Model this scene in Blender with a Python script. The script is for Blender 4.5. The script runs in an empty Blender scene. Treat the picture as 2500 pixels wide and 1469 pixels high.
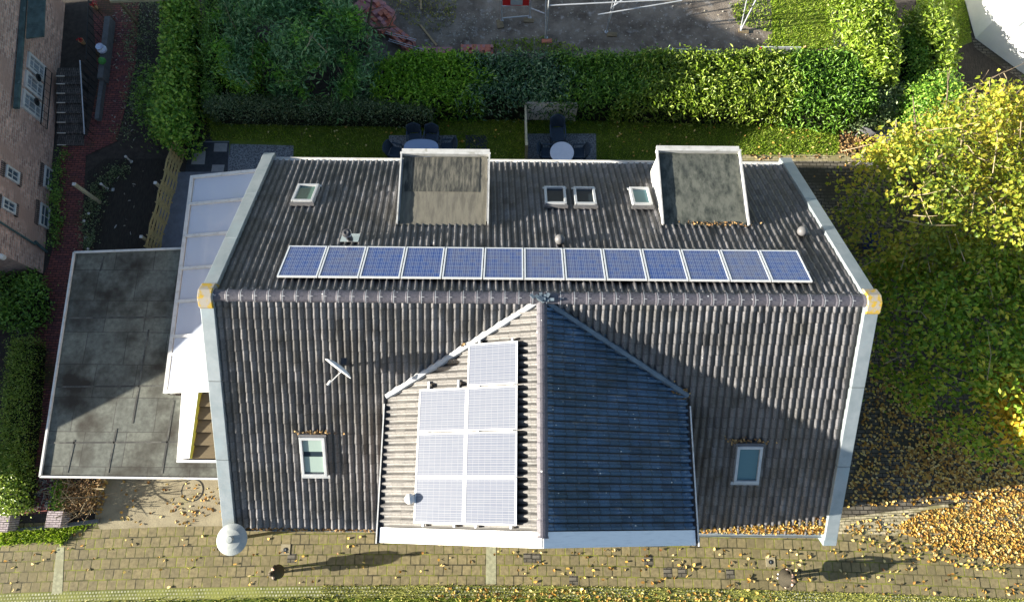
import bpy, bmesh, math, random
import numpy as np
from mathutils import Vector, Matrix
random.seed(7)
R = np.random.default_rng(11)
SC = bpy.context.scene
COL = SC.collection
# ------------------------------------------------------------------ camera model (drone, pitched 15.8 deg off nadir)
F = 1667.0; TILT = math.radians(15.76); ROLL = .0085
ZR = 7.45                                   # ridge height above ground
CAM = np.array([0, -4.55, 15.87 + ZR])
_r = np.array([1, 0, 0.]); _u = np.array([0, math.cos(TILT), math.sin(TILT)]); FW = np.array([0, math.sin(TILT), -math.cos(TILT)])
RI = math.cos(ROLL) * _r + math.sin(ROLL) * _u; UP = -math.sin(ROLL) * _r + math.cos(ROLL) * _u
K = .631                                    # main roof slope
GM = .368; GX = .72                         # cross gable slope and ridge x

def ray(px, py): return FW + RI * (px - 1250) / F + UP * (734.5 - py) / F
def g(px, py, z=0.0):                       # survey point: pixel of the photograph -> point at height z
    r = ray(px, py); return CAM + r * (z - CAM[2]) / r[2]
def onplane(px, py, n, d):
    r = ray(px, py); n = np.array(n, float); return CAM + r * (d - n @ CAM) / (n @ r)
def front(px, py, off=0): return onplane(px, py, (0, -K, 1), ZR + off)
def back(px, py, off=0): return onplane(px, py, (0, K, 1), ZR + off)
def gleft(px, py, off=0): return onplane(px, py, (-GM, 0, 1), ZR - GM * GX + off)
def zf(y, off=0): return ZR - K * abs(y) + off

# ------------------------------------------------------------------ materials
M = {}
def nt(m): return m.node_tree.nodes, m.node_tree.links
def mat(name, c1, c2=None, scale=3.0, rough=.8, detail=6, lo=.35, hi=.65, bump=0, bscale=40, metal=0, spec=.3,
        c3=None, s3=1.0, lo3=.55, hi3=.7, coat=0, stretch=None):
    m = bpy.data.materials.new(name); m.use_nodes = True
    n, l = nt(m); b = n['Principled BSDF']
    b.inputs['Roughness'].default_value = rough; b.inputs['Metallic'].default_value = metal
    b.inputs['Specular IOR Level'].default_value = spec; b.inputs['Coat Weight'].default_value = coat
    tc = n.new('ShaderNodeTexCoord'); src = tc.outputs['Object']
    if stretch:
        mp = n.new('ShaderNodeMapping'); mp.inputs['Scale'].default_value = stretch; l.new(src, mp.inputs[0]); src = mp.outputs[0]
    col = None
    def noise(s, d): 
        t = n.new('ShaderNodeTexNoise'); t.inputs['Scale'].default_value = s; t.inputs['Detail'].default_value = d
        t.inputs['Roughness'].default_value = .65; l.new(src, t.inputs['Vector']); return t
    if c2:
        t = noise(scale, detail); rmp = n.new('ShaderNodeMapRange'); rmp.inputs[1].default_value = lo; rmp.inputs[2].default_value = hi
        l.new(t.outputs['Fac'], rmp.inputs[0]); mx = n.new('ShaderNodeMix'); mx.data_type = 'RGBA'
        mx.inputs[6].default_value = (*c1, 1); mx.inputs[7].default_value = (*c2, 1); l.new(rmp.outputs[0], mx.inputs[0]); col = mx.outputs[2]
    if c3:
        t = noise(s3, 5); rmp = n.new('ShaderNodeMapRange'); rmp.inputs[1].default_value = lo3; rmp.inputs[2].default_value = hi3
        l.new(t.outputs['Fac'], rmp.inputs[0]); mx = n.new('ShaderNodeMix'); mx.data_type = 'RGBA'
        if col is None: mx.inputs[6].default_value = (*c1, 1)
        else: l.new(col, mx.inputs[6])
        mx.inputs[7].default_value = (*c3, 1); l.new(rmp.outputs[0], mx.inputs[0]); col = mx.outputs[2]
    if col is None: b.inputs['Base Color'].default_value = (*c1, 1)
    else: l.new(col, b.inputs['Base Color'])
    if bump:
        t = noise(bscale, 4); bp = n.new('ShaderNodeBump'); bp.inputs['Strength'].default_value = bump; bp.inputs['Distance'].default_value = .02
        l.new(t.outputs['Fac'], bp.inputs['Height']); l.new(bp.outputs[0], b.inputs['Normal'])
    M[name] = m; return m

def ramp(n, cols):
    r = n.new('ShaderNodeValToRGB'); e = r.color_ramp.elements
    while len(e) < len(cols): e.new(.5)
    for i, c in enumerate(cols):
        e[i].position = i / (len(cols) - 1); e[i].color = (*c, 1)
    return r
def leafmat(name, cols, rough=.45, trans=.35, spec=.4, patch=None, pscale=.6, plo=.42, phi=.6):
    m = bpy.data.materials.new(name); m.use_nodes = True; n, l = nt(m); b = n['Principled BSDF']
    ge = n.new('ShaderNodeNewGeometry'); r = ramp(n, cols); l.new(ge.outputs['Random Per Island'], r.inputs[0]); col = r.outputs[0]
    if patch:
        tc = n.new('ShaderNodeTexCoord'); t = n.new('ShaderNodeTexNoise'); t.inputs['Scale'].default_value = pscale; t.inputs['Detail'].default_value = 3
        l.new(tc.outputs['Object'], t.inputs['Vector']); mr = n.new('ShaderNodeMapRange'); mr.inputs[1].default_value = plo; mr.inputs[2].default_value = phi
        l.new(t.outputs['Fac'], mr.inputs[0]); r2 = ramp(n, patch); l.new(ge.outputs['Random Per Island'], r2.inputs[0])
        mx = n.new('ShaderNodeMix'); mx.data_type = 'RGBA'; l.new(mr.outputs[0], mx.inputs[0]); l.new(col, mx.inputs[6]); l.new(r2.outputs[0], mx.inputs[7]); col = mx.outputs[2]
    l.new(col, b.inputs['Base Color']); b.inputs['Roughness'].default_value = rough; b.inputs['Specular IOR Level'].default_value = spec
    tr = n.new('ShaderNodeBsdfTranslucent'); l.new(col, tr.inputs[0]); mx = n.new('ShaderNodeMixShader'); mx.inputs[0].default_value = trans
    l.new(b.outputs[0], mx.inputs[1]); l.new(tr.outputs[0], mx.inputs[2]); l.new(mx.outputs[0], n['Material Output'].inputs[0])
    M[name] = m; return m
def brickmat(name, c1, c2, mortar, w, h, ms, axes='uv', offset=.5, rough=.85, bump=.4, dirt=None, dscale=.8, dlo=.45, dhi=.65, bias=0, squash=1, mossy=None, rot=0):
    m = bpy.data.materials.new(name); m.use_nodes = True; n, l = nt(m); b = n['Principled BSDF']; b.inputs['Roughness'].default_value = rough
    b.inputs['Specular IOR Level'].default_value = .25
    tc = n.new('ShaderNodeTexCoord'); src = tc.outputs['UV' if axes == 'uv' else 'Object']; ob = tc.outputs['Object']
    if axes not in ('uv', 'xy'):
        s = n.new('ShaderNodeSeparateXYZ'); l.new(src, s.inputs[0]); cb = n.new('ShaderNodeCombineXYZ')
        l.new(s.outputs['xyz'.index(axes[0])], cb.inputs[0]); l.new(s.outputs['xyz'.index(axes[1])], cb.inputs[1]); src = cb.outputs[0]
    if rot:
        mp = n.new('ShaderNodeMapping'); mp.inputs['Rotation'].default_value[2] = rot; l.new(src, mp.inputs[0]); src = mp.outputs[0]
    # slight waviness so courses are not ruler straight
    wn = n.new('ShaderNodeTexNoise'); wn.inputs['Scale'].default_value = 1.3; l.new(src, wn.inputs['Vector'])
    va = n.new('ShaderNodeVectorMath'); va.operation = 'MULTIPLY_ADD'; l.new(wn.outputs['Color'], va.inputs[0]); va.inputs[1].default_value = (.035, .035, 0); l.new(src, va.inputs[2])
    br = n.new('ShaderNodeTexBrick'); l.new(va.outputs[0], br.inputs['Vector']); br.offset = offset; br.squash = squash
    br.inputs['Scale'].default_value = 1; br.inputs['Brick Width'].default_value = w; br.inputs['Row Height'].default_value = h; br.inputs['Mortar Size'].default_value = ms
    br.inputs['Color1'].default_value = (*c1, 1); br.inputs['Color2'].default_value = (*c2, 1); br.inputs['Mortar'].default_value = (*mortar, 1); br.inputs['Bias'].default_value = bias
    br.inputs['Mortar Smooth'].default_value = .3
    if mossy:
        t = n.new('ShaderNodeTexNoise'); t.inputs['Scale'].default_value = 1.7; l.new(ob, t.inputs['Vector']); mr = n.new('ShaderNodeMapRange'); mr.inputs[1].default_value = .4; mr.inputs[2].default_value = .6
        l.new(t.outputs['Fac'], mr.inputs[0]); mx = n.new('ShaderNodeMix'); mx.data_type = 'RGBA'; l.new(mr.outputs[0], mx.inputs[0]); mx.inputs[6].default_value = (*mortar, 1); mx.inputs[7].default_value = (*mossy, 1); l.new(mx.outputs[2], br.inputs['Mortar'])
    col = br.outputs['Color']
    t = n.new('ShaderNodeTexNoise'); t.inputs['Scale'].default_value = 9; t.inputs['Detail'].default_value = 8; l.new(ob, t.inputs['Vector'])
    mr = n.new('ShaderNodeMapRange'); mr.inputs[1].default_value = .3; mr.inputs[2].default_value = .7; mr.inputs[3].default_value = .72; mr.inputs[4].default_value = 1.25; l.new(t.outputs['Fac'], mr.inputs[0])
    hs = n.new('ShaderNodeHueSaturation'); l.new(col, hs.inputs['Color']); l.new(mr.outputs[0], hs.inputs['Value']); col = hs.outputs[0]
    if dirt:
        t = n.new('ShaderNodeTexNoise'); t.inputs['Scale'].default_value = dscale; t.inputs['Detail'].default_value = 7; l.new(ob, t.inputs['Vector'])
        mr = n.new('ShaderNodeMapRange'); mr.inputs[1].default_value = dlo; mr.inputs[2].default_value = dhi; l.new(t.outputs['Fac'], mr.inputs[0])
        mx = n.new('ShaderNodeMix'); mx.data_type = 'RGBA'; l.new(mr.outputs[0], mx.inputs[0]); l.new(col, mx.inputs[6]); mx.inputs[7].default_value = (*dirt, 1); col = mx.outputs[2]
    l.new(col, b.inputs['Base Color'])
    bp = n.new('ShaderNodeBump'); bp.inputs['Strength'].default_value = bump; bp.inputs['Distance'].default_value = .01; bp.invert = True
    l.new(br.outputs['Fac'], bp.inputs['Height']); l.new(bp.outputs[0], b.inputs['Normal'])
    M[name] = m; return m

def tilemat(name, base, alt, dirt, speck=0.0, rough=.6, lap=.75, groove=.06, course=1.0):
    m = bpy.data.materials.new(name); m.use_nodes = True; n, l = nt(m); b = n['Principled BSDF']; b.inputs['Roughness'].default_value = rough; b.inputs['Specular IOR Level'].default_value = .35
    tc = n.new('ShaderNodeTexCoord'); fl = n.new('ShaderNodeVectorMath'); fl.operation = 'FLOOR'; l.new(tc.outputs['UV'], fl.inputs[0])
    wn = n.new('ShaderNodeTexWhiteNoise'); l.new(fl.outputs[0], wn.inputs['Vector']); r = ramp(n, [base, tuple(x * 1.12 for x in base), alt]); l.new(wn.outputs['Value'], r.inputs[0])
    t = n.new('ShaderNodeTexNoise'); t.inputs['Scale'].default_value = .9; t.inputs['Detail'].default_value = 9; t.inputs['Roughness'].default_value = .7; l.new(tc.outputs['Object'], t.inputs['Vector'])
    mr = n.new('ShaderNodeMapRange'); mr.inputs[1].default_value = .42; mr.inputs[2].default_value = .68; l.new(t.outputs['Fac'], mr.inputs[0])
    mx = n.new('ShaderNodeMix'); mx.data_type = 'RGBA'; l.new(mr.outputs[0], mx.inputs[0]); l.new(r.outputs[0], mx.inputs[6]); mx.inputs[7].default_value = (*dirt, 1); col = mx.outputs[2]
    t2 = n.new('ShaderNodeTexNoise'); t2.inputs['Scale'].default_value = 30; t2.inputs['Detail'].default_value = 4; l.new(tc.outputs['Object'], t2.inputs['Vector'])
    mr2 = n.new('ShaderNodeMapRange'); mr2.inputs[1].default_value = .3; mr2.inputs[2].default_value = .7; mr2.inputs[3].default_value = .75; mr2.inputs[4].default_value = 1.25; l.new(t2.outputs['Fac'], mr2.inputs[0])
    hs = n.new('ShaderNodeHueSaturation'); l.new(col, hs.inputs['Color']); l.new(mr2.outputs[0], hs.inputs['Value']); col = hs.outputs[0]
    if speck:
        v = n.new('ShaderNodeTexVoronoi'); v.inputs['Scale'].default_value = 5.5; v.inputs['Randomness'].default_value = 1; l.new(tc.outputs['Object'], v.inputs['Vector'])
        wn2 = n.new('ShaderNodeTexWhiteNoise'); l.new(v.outputs['Position'], wn2.inputs['Vector'])
        mt = n.new('ShaderNodeMath'); mt.operation = 'MULTIPLY'; l.new(wn2.outputs['Value'], mt.inputs[0]); mt.inputs[1].default_value = speck
        lt = n.new('ShaderNodeMath'); lt.operation = 'LESS_THAN'; l.new(v.outputs['Distance'], lt.inputs[0]); l.new(mt.outputs[0], lt.inputs[1])
        mx2 = n.new('ShaderNodeMix'); mx2.data_type = 'RGBA'; l.new(lt.outputs[0], mx2.inputs[0]); l.new(col, mx2.inputs[6]); mx2.inputs[7].default_value = (.62, .62, .6, 1); col = mx2.outputs[2]
    # grime and painted-in shade in the laps between the courses and in the side joints
    fr = n.new('ShaderNodeVectorMath'); fr.operation = 'FRACTION'; l.new(tc.outputs['UV'], fr.inputs[0]); sx = n.new('ShaderNodeSeparateXYZ'); l.new(fr.outputs[0], sx.inputs[0])
    a1 = n.new('ShaderNodeMath'); a1.operation = 'GREATER_THAN'; l.new(sx.outputs[1], a1.inputs[0]); a1.inputs[1].default_value = .885
    a2 = n.new('ShaderNodeMath'); a2.operation = 'GREATER_THAN'; l.new(sx.outputs[0], a2.inputs[0]); a2.inputs[1].default_value = 1 - groove
    a5 = n.new('ShaderNodeMath'); a5.operation = 'MULTIPLY'; l.new(a1.outputs[0], a5.inputs[0]); a5.inputs[1].default_value = course; a3 = n.new('ShaderNodeMath'); a3.operation = 'MAXIMUM'; l.new(a5.outputs[0], a3.inputs[0]); l.new(a2.outputs[0], a3.inputs[1])
    a4 = n.new('ShaderNodeMath'); a4.operation = 'MULTIPLY'; l.new(a3.outputs[0], a4.inputs[0]); a4.inputs[1].default_value = lap
    mj = n.new('ShaderNodeMix'); mj.data_type = 'RGBA'; l.new(a4.outputs[0], mj.inputs[0]); l.new(col, mj.inputs[6]); mj.inputs[7].default_value = (.012, .012, .012, 1); col = mj.outputs[2]
    l.new(col, b.inputs['Base Color'])
    bp = n.new('ShaderNodeBump'); bp.inputs['Strength'].default_value = .25; bp.inputs['Distance'].default_value = .01; l.new(t2.outputs['Fac'], bp.inputs['Height']); l.new(bp.outputs[0], b.inputs['Normal'])
    M[name] = m; return m

def cellmat(name, c1, c2, line, nx, ny, bus_along_v=True, rough=.12, bw=.02):
    # crystalline photovoltaic cells: UV 0..1 over the module, thin grid between the cells and two busbars per cell
    m = bpy.data.materials.new(name); m.use_nodes = True; n, l = nt(m); b = n['Principled BSDF']; b.inputs['Roughness'].default_value = rough
    b.inputs['Specular IOR Level'].default_value = .55
    tc = n.new('ShaderNodeTexCoord'); sp = n.new('ShaderNodeSeparateXYZ'); l.new(tc.outputs['UV'], sp.inputs[0])
    def math_(op, a, bb=None):
        q = n.new('ShaderNodeMath'); q.operation = op
        for i, v in enumerate((a, bb)):
            if v is None: continue
            if isinstance(v, (int, float)): q.inputs[i].default_value = v
            else: l.new(v, q.inputs[i])
        return q.outputs[0]
    def grid(co, k, w):
        f = math_('FRACT', math_('MULTIPLY', co, k)); d = math_('ABSOLUTE', math_('SUBTRACT', f, .5)); return math_('GREATER_THAN', d, .5 - w)
    gx, gy = grid(sp.outputs[0], nx, .022), grid(sp.outputs[1], ny, .022)
    co, k = (sp.outputs[0], nx) if bus_along_v else (sp.outputs[1], ny)
    f = math_('FRACT', math_('MULTIPLY', co, k)); d = math_('ABSOLUTE', math_('SUBTRACT', math_('ABSOLUTE', math_('SUBTRACT', f, .5)), .22)); bus = math_('LESS_THAN', d, bw)
    ln = math_('MAXIMUM', math_('MAXIMUM', gx, gy), bus)
    oi = n.new('ShaderNodeObjectInfo'); wv = n.new('ShaderNodeTexNoise'); wv.inputs['Scale'].default_value = 1.6; va = n.new('ShaderNodeVectorMath'); l.new(tc.outputs['Object'], va.inputs[0])
    l.new(oi.outputs['Location'], va.inputs[1]); l.new(va.outputs[0], wv.inputs['Vector'])
    fl = n.new('ShaderNodeVectorMath'); fl.operation = 'MULTIPLY'; fl.inputs[1].default_value = (nx, ny, 1); l.new(tc.outputs['UV'], fl.inputs[0]); f2 = n.new('ShaderNodeVectorMath'); f2.operation = 'FLOOR'; l.new(fl.outputs[0], f2.inputs[0])
    wn = n.new('ShaderNodeTexWhiteNoise'); wn.noise_dimensions = '4D'; l.new(f2.outputs[0], wn.inputs['Vector']); l.new(oi.outputs['Random'], wn.inputs['W'])
    mixv = math_('ADD', math_('MULTIPLY', wn.outputs['Value'], .5), math_('MULTIPLY', oi.outputs['Random'], .5))
    r = ramp(n, [c1, c2]); l.new(mixv, r.inputs[0])
    mx = n.new('ShaderNodeMix'); mx.data_type = 'RGBA'; l.new(ln, mx.inputs[0]); l.new(r.outputs[0], mx.inputs[6]); mx.inputs[7].default_value = (*line, 1); l.new(mx.outputs[2], b.inputs['Base Color'])
    M[name] = m; return m
def glassmat(name, c, rough=.04, alpha=1, spec=.8):
    m = bpy.data.materials.new(name); m.use_nodes = True; n, l = nt(m); b = n['Principled BSDF']
    b.inputs['Base Color'].default_value = (*c, 1); b.inputs['Roughness'].default_value = rough; b.inputs['Specular IOR Level'].default_value = spec; b.inputs['Alpha'].default_value = alpha
    M[name] = m; return m

tilemat('roof_tile', (.15, .146, .153), (.097, .095, .102), (.10, .096, .09), speck=.06, rough=.48, lap=.6, groove=.3, course=.55)
tilemat('gable_tile', (.102, .099, .097), (.085, .082, .081), (.085, .082, .08), speck=.04, lap=.9, groove=.3, course=.25)
tilemat('gable_tile_shade', (.07, .13, .215), (.05, .09, .155), (.05, .085, .12), speck=.12, rough=.28, lap=.85, groove=.2, course=.6)  # same tile on the shaded slope, blue shade put into the colour
tilemat('ridge_tile', (.085, .08, .095), (.07, .066, .08), (.075, .07, .08), speck=.12, rough=.5, lap=0)
mat('zinc', (.225, .26, .272), (.29, .32, .333), 2.5, .42, metal=.35, c3=(.26, .32, .34), s3=.9, bump=.1, bscale=3)
mat('zinc_dark', (.10, .13, .16), (.15, .19, .22), 3, .5, metal=.3)
mat('white_flashing', (.78, .78, .77), (.66, .66, .66), 4, .55, stretch=(1, 6, 1), lo=.5, hi=.75)
mat('lead', (.42, .43, .44), (.30, .32, .34), 8, .6, metal=.2)
mat('white_paint', (.56, .56, .545), (.40, .39, .365), 6, .5, detail=9, lo=.48, hi=.75, c3=(.36, .34, .28), s3=2.2, lo3=.62, hi3=.72)
mat('white_render', (.80, .80, .79), (.72, .72, .71), 1.5, .85, bump=.1, bscale=80)
mat('lichen', (.36, .24, .03), (.27, .25, .215), 5, .9, detail=9, lo=.44, hi=.52, bump=.4, bscale=60)
mat('wall_brick_plain', (.25, .2, .17), (.2, .16, .13), 6, .9)
brickmat('bitumen', (.14, .145, .12), (.105, .112, .098), (.065, .065, .058), 1.25, 1.02, .014, axes='xy', offset=.37, dirt=(.032, .028, .022), dscale=1.0, dlo=.44, dhi=.66, bump=.15)
mat('felt_seam', (.05, .05, .047), (.115, .115, .10), 2.0, .9, lo=.45, hi=.6)
mat('dormer_felt', (.135, .126, .10), (.085, .08, .066), 3.2, .9, lo=.42, hi=.62, bump=.35, bscale=70, stretch=(2.6, .5, 1), c3=(.10, .095, .08), s3=2.5, lo3=.56, hi3=.7)
mat('dormer_felt_dark', (.026, .028, .026), (.125, .118, .095), 4.0, .9, detail=10, lo=.42, hi=.66, bump=.35, bscale=70, stretch=(3, .5, 1))
mat('dormer_felt_mossy', (.105, .11, .092), (.022, .028, .025), 3.0, .9, detail=10, lo=.4, hi=.64, bump=.35, bscale=70, stretch=(1.6, .8, 1), c3=(.05, .055, .05), s3=.9, lo3=.52, hi3=.75)
mat('shingle', (.16, .125, .07), (.125, .1, .06), 6, .85, stretch=(1, 5, 1), bump=.2)
mat('yellow_edge', (.5, .5, .08))
mat('frame_grey', (.45, .46, .46), (.38, .39, .4), 5, .45, metal=.2)
mat('edge_grey', (.42, .42, .41), (.3, .3, .285), 5, .5, detail=9, lo=.45, hi=.7, c3=(.2, .19, .15), s3=2.5, lo3=.6, hi3=.7)
mat('panel_frame', (.72, .73, .74), rough=.4, metal=.3)
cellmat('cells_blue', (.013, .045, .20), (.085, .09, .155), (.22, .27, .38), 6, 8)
cellmat('cells_glare', (.125, .137, .175), (.145, .157, .19), (.215, .225, .25), 8, 6, bus_along_v=False, rough=.25, bw=.04)  # sky glare on the gable panels put into the cell colour
glassmat('glass_green', (.07, .14, .12), spec=.4); glassmat('glass_dark', (.02, .03, .04), spec=.08); glassmat('glass_blue', (.08, .16, .18), spec=.4); glassmat('window_pane', (.07, .1, .13)); glassmat('window_grey', (.25, .29, .32))
m_ = glassmat('opal_sheet', (.72, .78, .9), .1, .42, .9)
mat('blind', (.24, .31, .28), rough=.7)
mat('dark_rubber', (.02, .02, .022), rough=.6)
mat('pipe_grey', (.13, .125, .13), (.1, .1, .1), 8, .5); mat('pipe_dark', (.035, .035, .04), rough=.5); mat('cowl_pale', (.6, .58, .56), rough=.6); mat('chrome', (.7, .72, .75), rough=.25, metal=.9)
mat('lamp_grey', (.36, .38, .36), (.28, .3, .29), 7, .6)
mat('dish_white', (.62, .62, .62), (.54, .54, .54), 6, .5); mat('pole_olive', (.17, .155, .07), (.12, .1, .05), 12, .6, metal=.1)
mat('soil', (.035, .03, .026), (.06, .052, .045), 5, .95, bump=.6, bscale=30)
mat('yard_soil', (.23, .195, .16), (.075, .06, .048), .8, .95, detail=10, lo=.36, hi=.64, bump=.9, bscale=18, c3=(.32, .30, .28), s3=3.5, lo3=.55, hi3=.72)
mat('dark_bed', (.02, .018, .016), (.045, .04, .032), 7, .95, bump=.8, bscale=25, stretch=(3, .6, 1))
mat('turf', (.07, .11, .012), (.13, .17, .02), 3, .95, bump=.6, bscale=60, c3=(.09, .07, .03), s3=1.3, lo3=.6, hi3=.75)
mat('turf_bright', (.10, .14, .015), (.16, .2, .03), 4, .95, bump=.6, bscale=60)
mat('gravel', (.24, .26, .28), (.07, .078, .09), 18, .9, lo=.42, hi=.6, bump=.5, bscale=50)
mat('slab_dark', (.03, .034, .042), (.045, .05, .06), 6, .6); mat('slab_light', (.3, .3, .3), (.24, .24, .25), 6, .7); mat('slab_blue', (.18, .2, .24), (.13, .145, .18), 4, .6)
mat('concrete', (.31, .27, .175), (.2, .17, .11), 1.6, .9, bump=.3, bscale=40, c3=(.26, .24, .09), s3=1.0, lo3=.58, hi3=.75)
brickmat('street_paver', (.205, .168, .085), (.15, .126, .068), (.04, .036, .018), .30, .315, .02, dirt=(.13, .11, .052), dscale=.7, dlo=.5, dhi=.75, mossy=(.17, .175, .03))
brickmat('cobble', (.40, .39, .29), (.24, .25, .14), (.10, .11, .02), .10, .10, .026, dirt=(.2, .21, .05), dscale=1.0, dlo=.42, dhi=.62)
brickmat('cobble_white', (.62, .60, .52), (.44, .43, .36), (.22, .22, .12), .09, .09, .026, dirt=(.24, .23, .14), dscale=1.4, dlo=.5, dhi=.7)
brickmat('path_brick', (.24, .075, .06), (.13, .05, .055), (.04, .03, .028), .23, .09, .014, axes='xy', dirt=(.045, .05, .015), dscale=.7, dlo=.52, dhi=.72)
brickmat('side_paver', (.15, .135, .105), (.105, .095, .08), (.02, .018, .014), .26, .13, .018, axes='xy', dirt=(.05, .045, .03), dscale=.8)
brickmat('edge_paver', (.40, .35, .23), (.31, .27, .18), (.1, .09, .04), .2, .1, .01, axes='xy', dirt=(.2, .18, .08), dscale=1.2)
brickmat('house_brick', (.62, .39, .30), (.28, .17, .14), (.5, .41, .35), .26, .10, .015, axes='yz', dirt=(.38, .25, .2), dscale=.9, bump=.8)
brickmat('house_brick_front', (.30, .2, .165), (.19, .125, .11), (.24, .205, .185), .22, .075, .011, axes='xz')
brickmat('brick_steps', (.13, .115, .105), (.075, .068, .062), (.03, .03, .03), .21, .075, .012, axes='xy', rot=math.pi / 2)
brickmat('pier_brick', (.42, .36, .36), (.33, .27, .28), (.12, .1, .1), .21, .07, .014, axes='xy', bump=.6)
brickmat('soldier', (.26, .19, .16), (.16, .12, .11), (.035, .03, .03), .075, .6, .02, axes='yz')
mat('brick_red', (.55, .18, .11), (.36, .13, .10), 7, .85, c3=(.42, .22, .22), s3=2.2, bump=.3)
mat('brick_purple', (.32, .17, .2), (.44, .19, .16), 6, .85, bump=.3)
mat('timber', (.36, .26, .14), (.28, .2, .11), 8, .8, stretch=(1, 8, 1)); mat('timber_old', (.26, .2, .12), (.1, .08, .05), 8, .9, stretch=(1, 8, 1))
mat('fence_wood', (.55, .43, .2), (.38, .3, .15), 6, .85, stretch=(1, 6, 1), bump=.3); mat('weathered', (.72, .66, .57), (.5, .46, .4), 7, .85, stretch=(8, 1, 1))
mat('post_pale', (.45, .41, .28), (.34, .31, .2), 6, .8)
mat('steel', (.55, .57, .6), (.42, .44, .48), 6, .4, metal=.5); mat('red_paint', (.55, .02, .02), rough=.5)
mat('iron_black', (.015, .018, .02), rough=.5); mat('copper_green', (.09, .15, .15), (.04, .07, .07), 3, .6, c3=(.2, .27, .27), s3=2.0, lo3=.6, hi3=.68)
mat('table_blue', (.25, .33, .5), rough=.4); mat('table_white', (.66, .68, .76), (.6, .62, .7), 8, .4); mat('chair_blue', (.035, .055, .085), (.025, .04, .06), 20, .7)
mat('chair_grey', (.12, .12, .13), (.09, .09, .1), 9, .6); mat('seat_pale', (.42, .45, .46), (.34, .36, .38), 9, .6)
mat('terracotta', (.45, .28, .14), (.33, .2, .1), 4, .8, bump=.3, bscale=12); mat('stone_grey', (.13, .135, .14), (.09, .095, .1), 5, .9)
mat('bag_white', (.6, .66, .8), (.4, .46, .62), 7, .5); mat('bag_green', (.08, .3, .06), (.04, .16, .05), 9, .5); mat('flower_red', (.5, .02, .03)); mat('blue_plastic', (.006, .02, .11), rough=.4)
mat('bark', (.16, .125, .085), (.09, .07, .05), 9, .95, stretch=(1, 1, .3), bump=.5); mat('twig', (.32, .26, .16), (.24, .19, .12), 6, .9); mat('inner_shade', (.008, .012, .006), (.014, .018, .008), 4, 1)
mat('dark_tiles', (.05, .045, .05), (.035, .03, .035), 5, .6)
mat('skin', (.55, .36, .27), rough=.5); mat('coat_olive', (.07, .06, .035), (.055, .048, .03), 9, .9); mat('coat_grey', (.035, .03, .02), (.028, .024, .016), 9, .9); mat('trousers', (.03, .032, .04), rough=.9); mat('hair', (.05, .035, .02), rough=.7); mat('shoe_white', (.7, .7, .72), rough=.6); mat('shoe_dark', (.02, .02, .022), rough=.5)
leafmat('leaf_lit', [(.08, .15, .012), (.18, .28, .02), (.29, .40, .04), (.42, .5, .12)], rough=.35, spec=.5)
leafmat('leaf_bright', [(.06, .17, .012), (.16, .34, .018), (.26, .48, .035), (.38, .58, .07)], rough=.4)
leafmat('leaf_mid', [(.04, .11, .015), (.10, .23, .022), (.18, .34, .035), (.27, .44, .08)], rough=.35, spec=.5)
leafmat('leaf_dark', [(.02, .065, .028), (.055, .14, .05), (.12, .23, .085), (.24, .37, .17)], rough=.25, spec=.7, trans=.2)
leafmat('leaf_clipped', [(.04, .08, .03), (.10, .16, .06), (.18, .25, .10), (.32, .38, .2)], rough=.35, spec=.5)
leafmat('leaf_pine', [(.035, .11, .035), (.09, .22, .075), (.17, .33, .13), (.27, .43, .21)], rough=.5, patch=[(.06, .19, .012), (.14, .34, .025), (.25, .47, .05)], pscale=.8, plo=.5, phi=.62)
leafmat('leaf_ivy', [(.06, .16, .018), (.13, .29, .03), (.27, .46, .05), (.45, .6, .1)], rough=.4)
leafmat('leaf_yellow', [(.15, .22, .018), (.34, .38, .03), (.50, .46, .05), (.56, .40, .06)], rough=.5, trans=.4, patch=[(.08, .14, .015), (.16, .22, .02), (.3, .32, .03)], pscale=.35, plo=.4, phi=.58)
leafmat('leaf_green_autumn', [(.08, .17, .014), (.18, .33, .02), (.32, .45, .04), (.58, .52, .06)], rough=.45, trans=.45)
leafmat('leaf_orange', [(.5, .30, .02), (.62, .42, .03), (.68, .52, .06)], rough=.5, trans=.45)
leafmat('leaf_fallen', [(.16, .07, .02), (.44, .25, .05), (.64, .44, .09), (.7, .56, .25), (.5, .26, .03), (.3, .14, .03)], rough=.7, trans=.1)
leafmat('leaf_brown', [(.10, .05, .02), (.22, .12, .045), (.36, .23, .09), (.45, .31, .15)], rough=.8, trans=.1)
leafmat('grass_blade', [(.09, .17, .01), (.18, .30, .015), (.29, .41, .02), (.4, .45, .1)], rough=.6, trans=.35)
leafmat('grass_straw', [(.17, .2, .02), (.3, .3, .05), (.44, .4, .14)], rough=.7, trans=.2)
leafmat('debris', [(.16, .14, .1), (.3, .28, .22), (.42, .4, .36), (.07, .06, .05)], rough=.9, trans=0)

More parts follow.
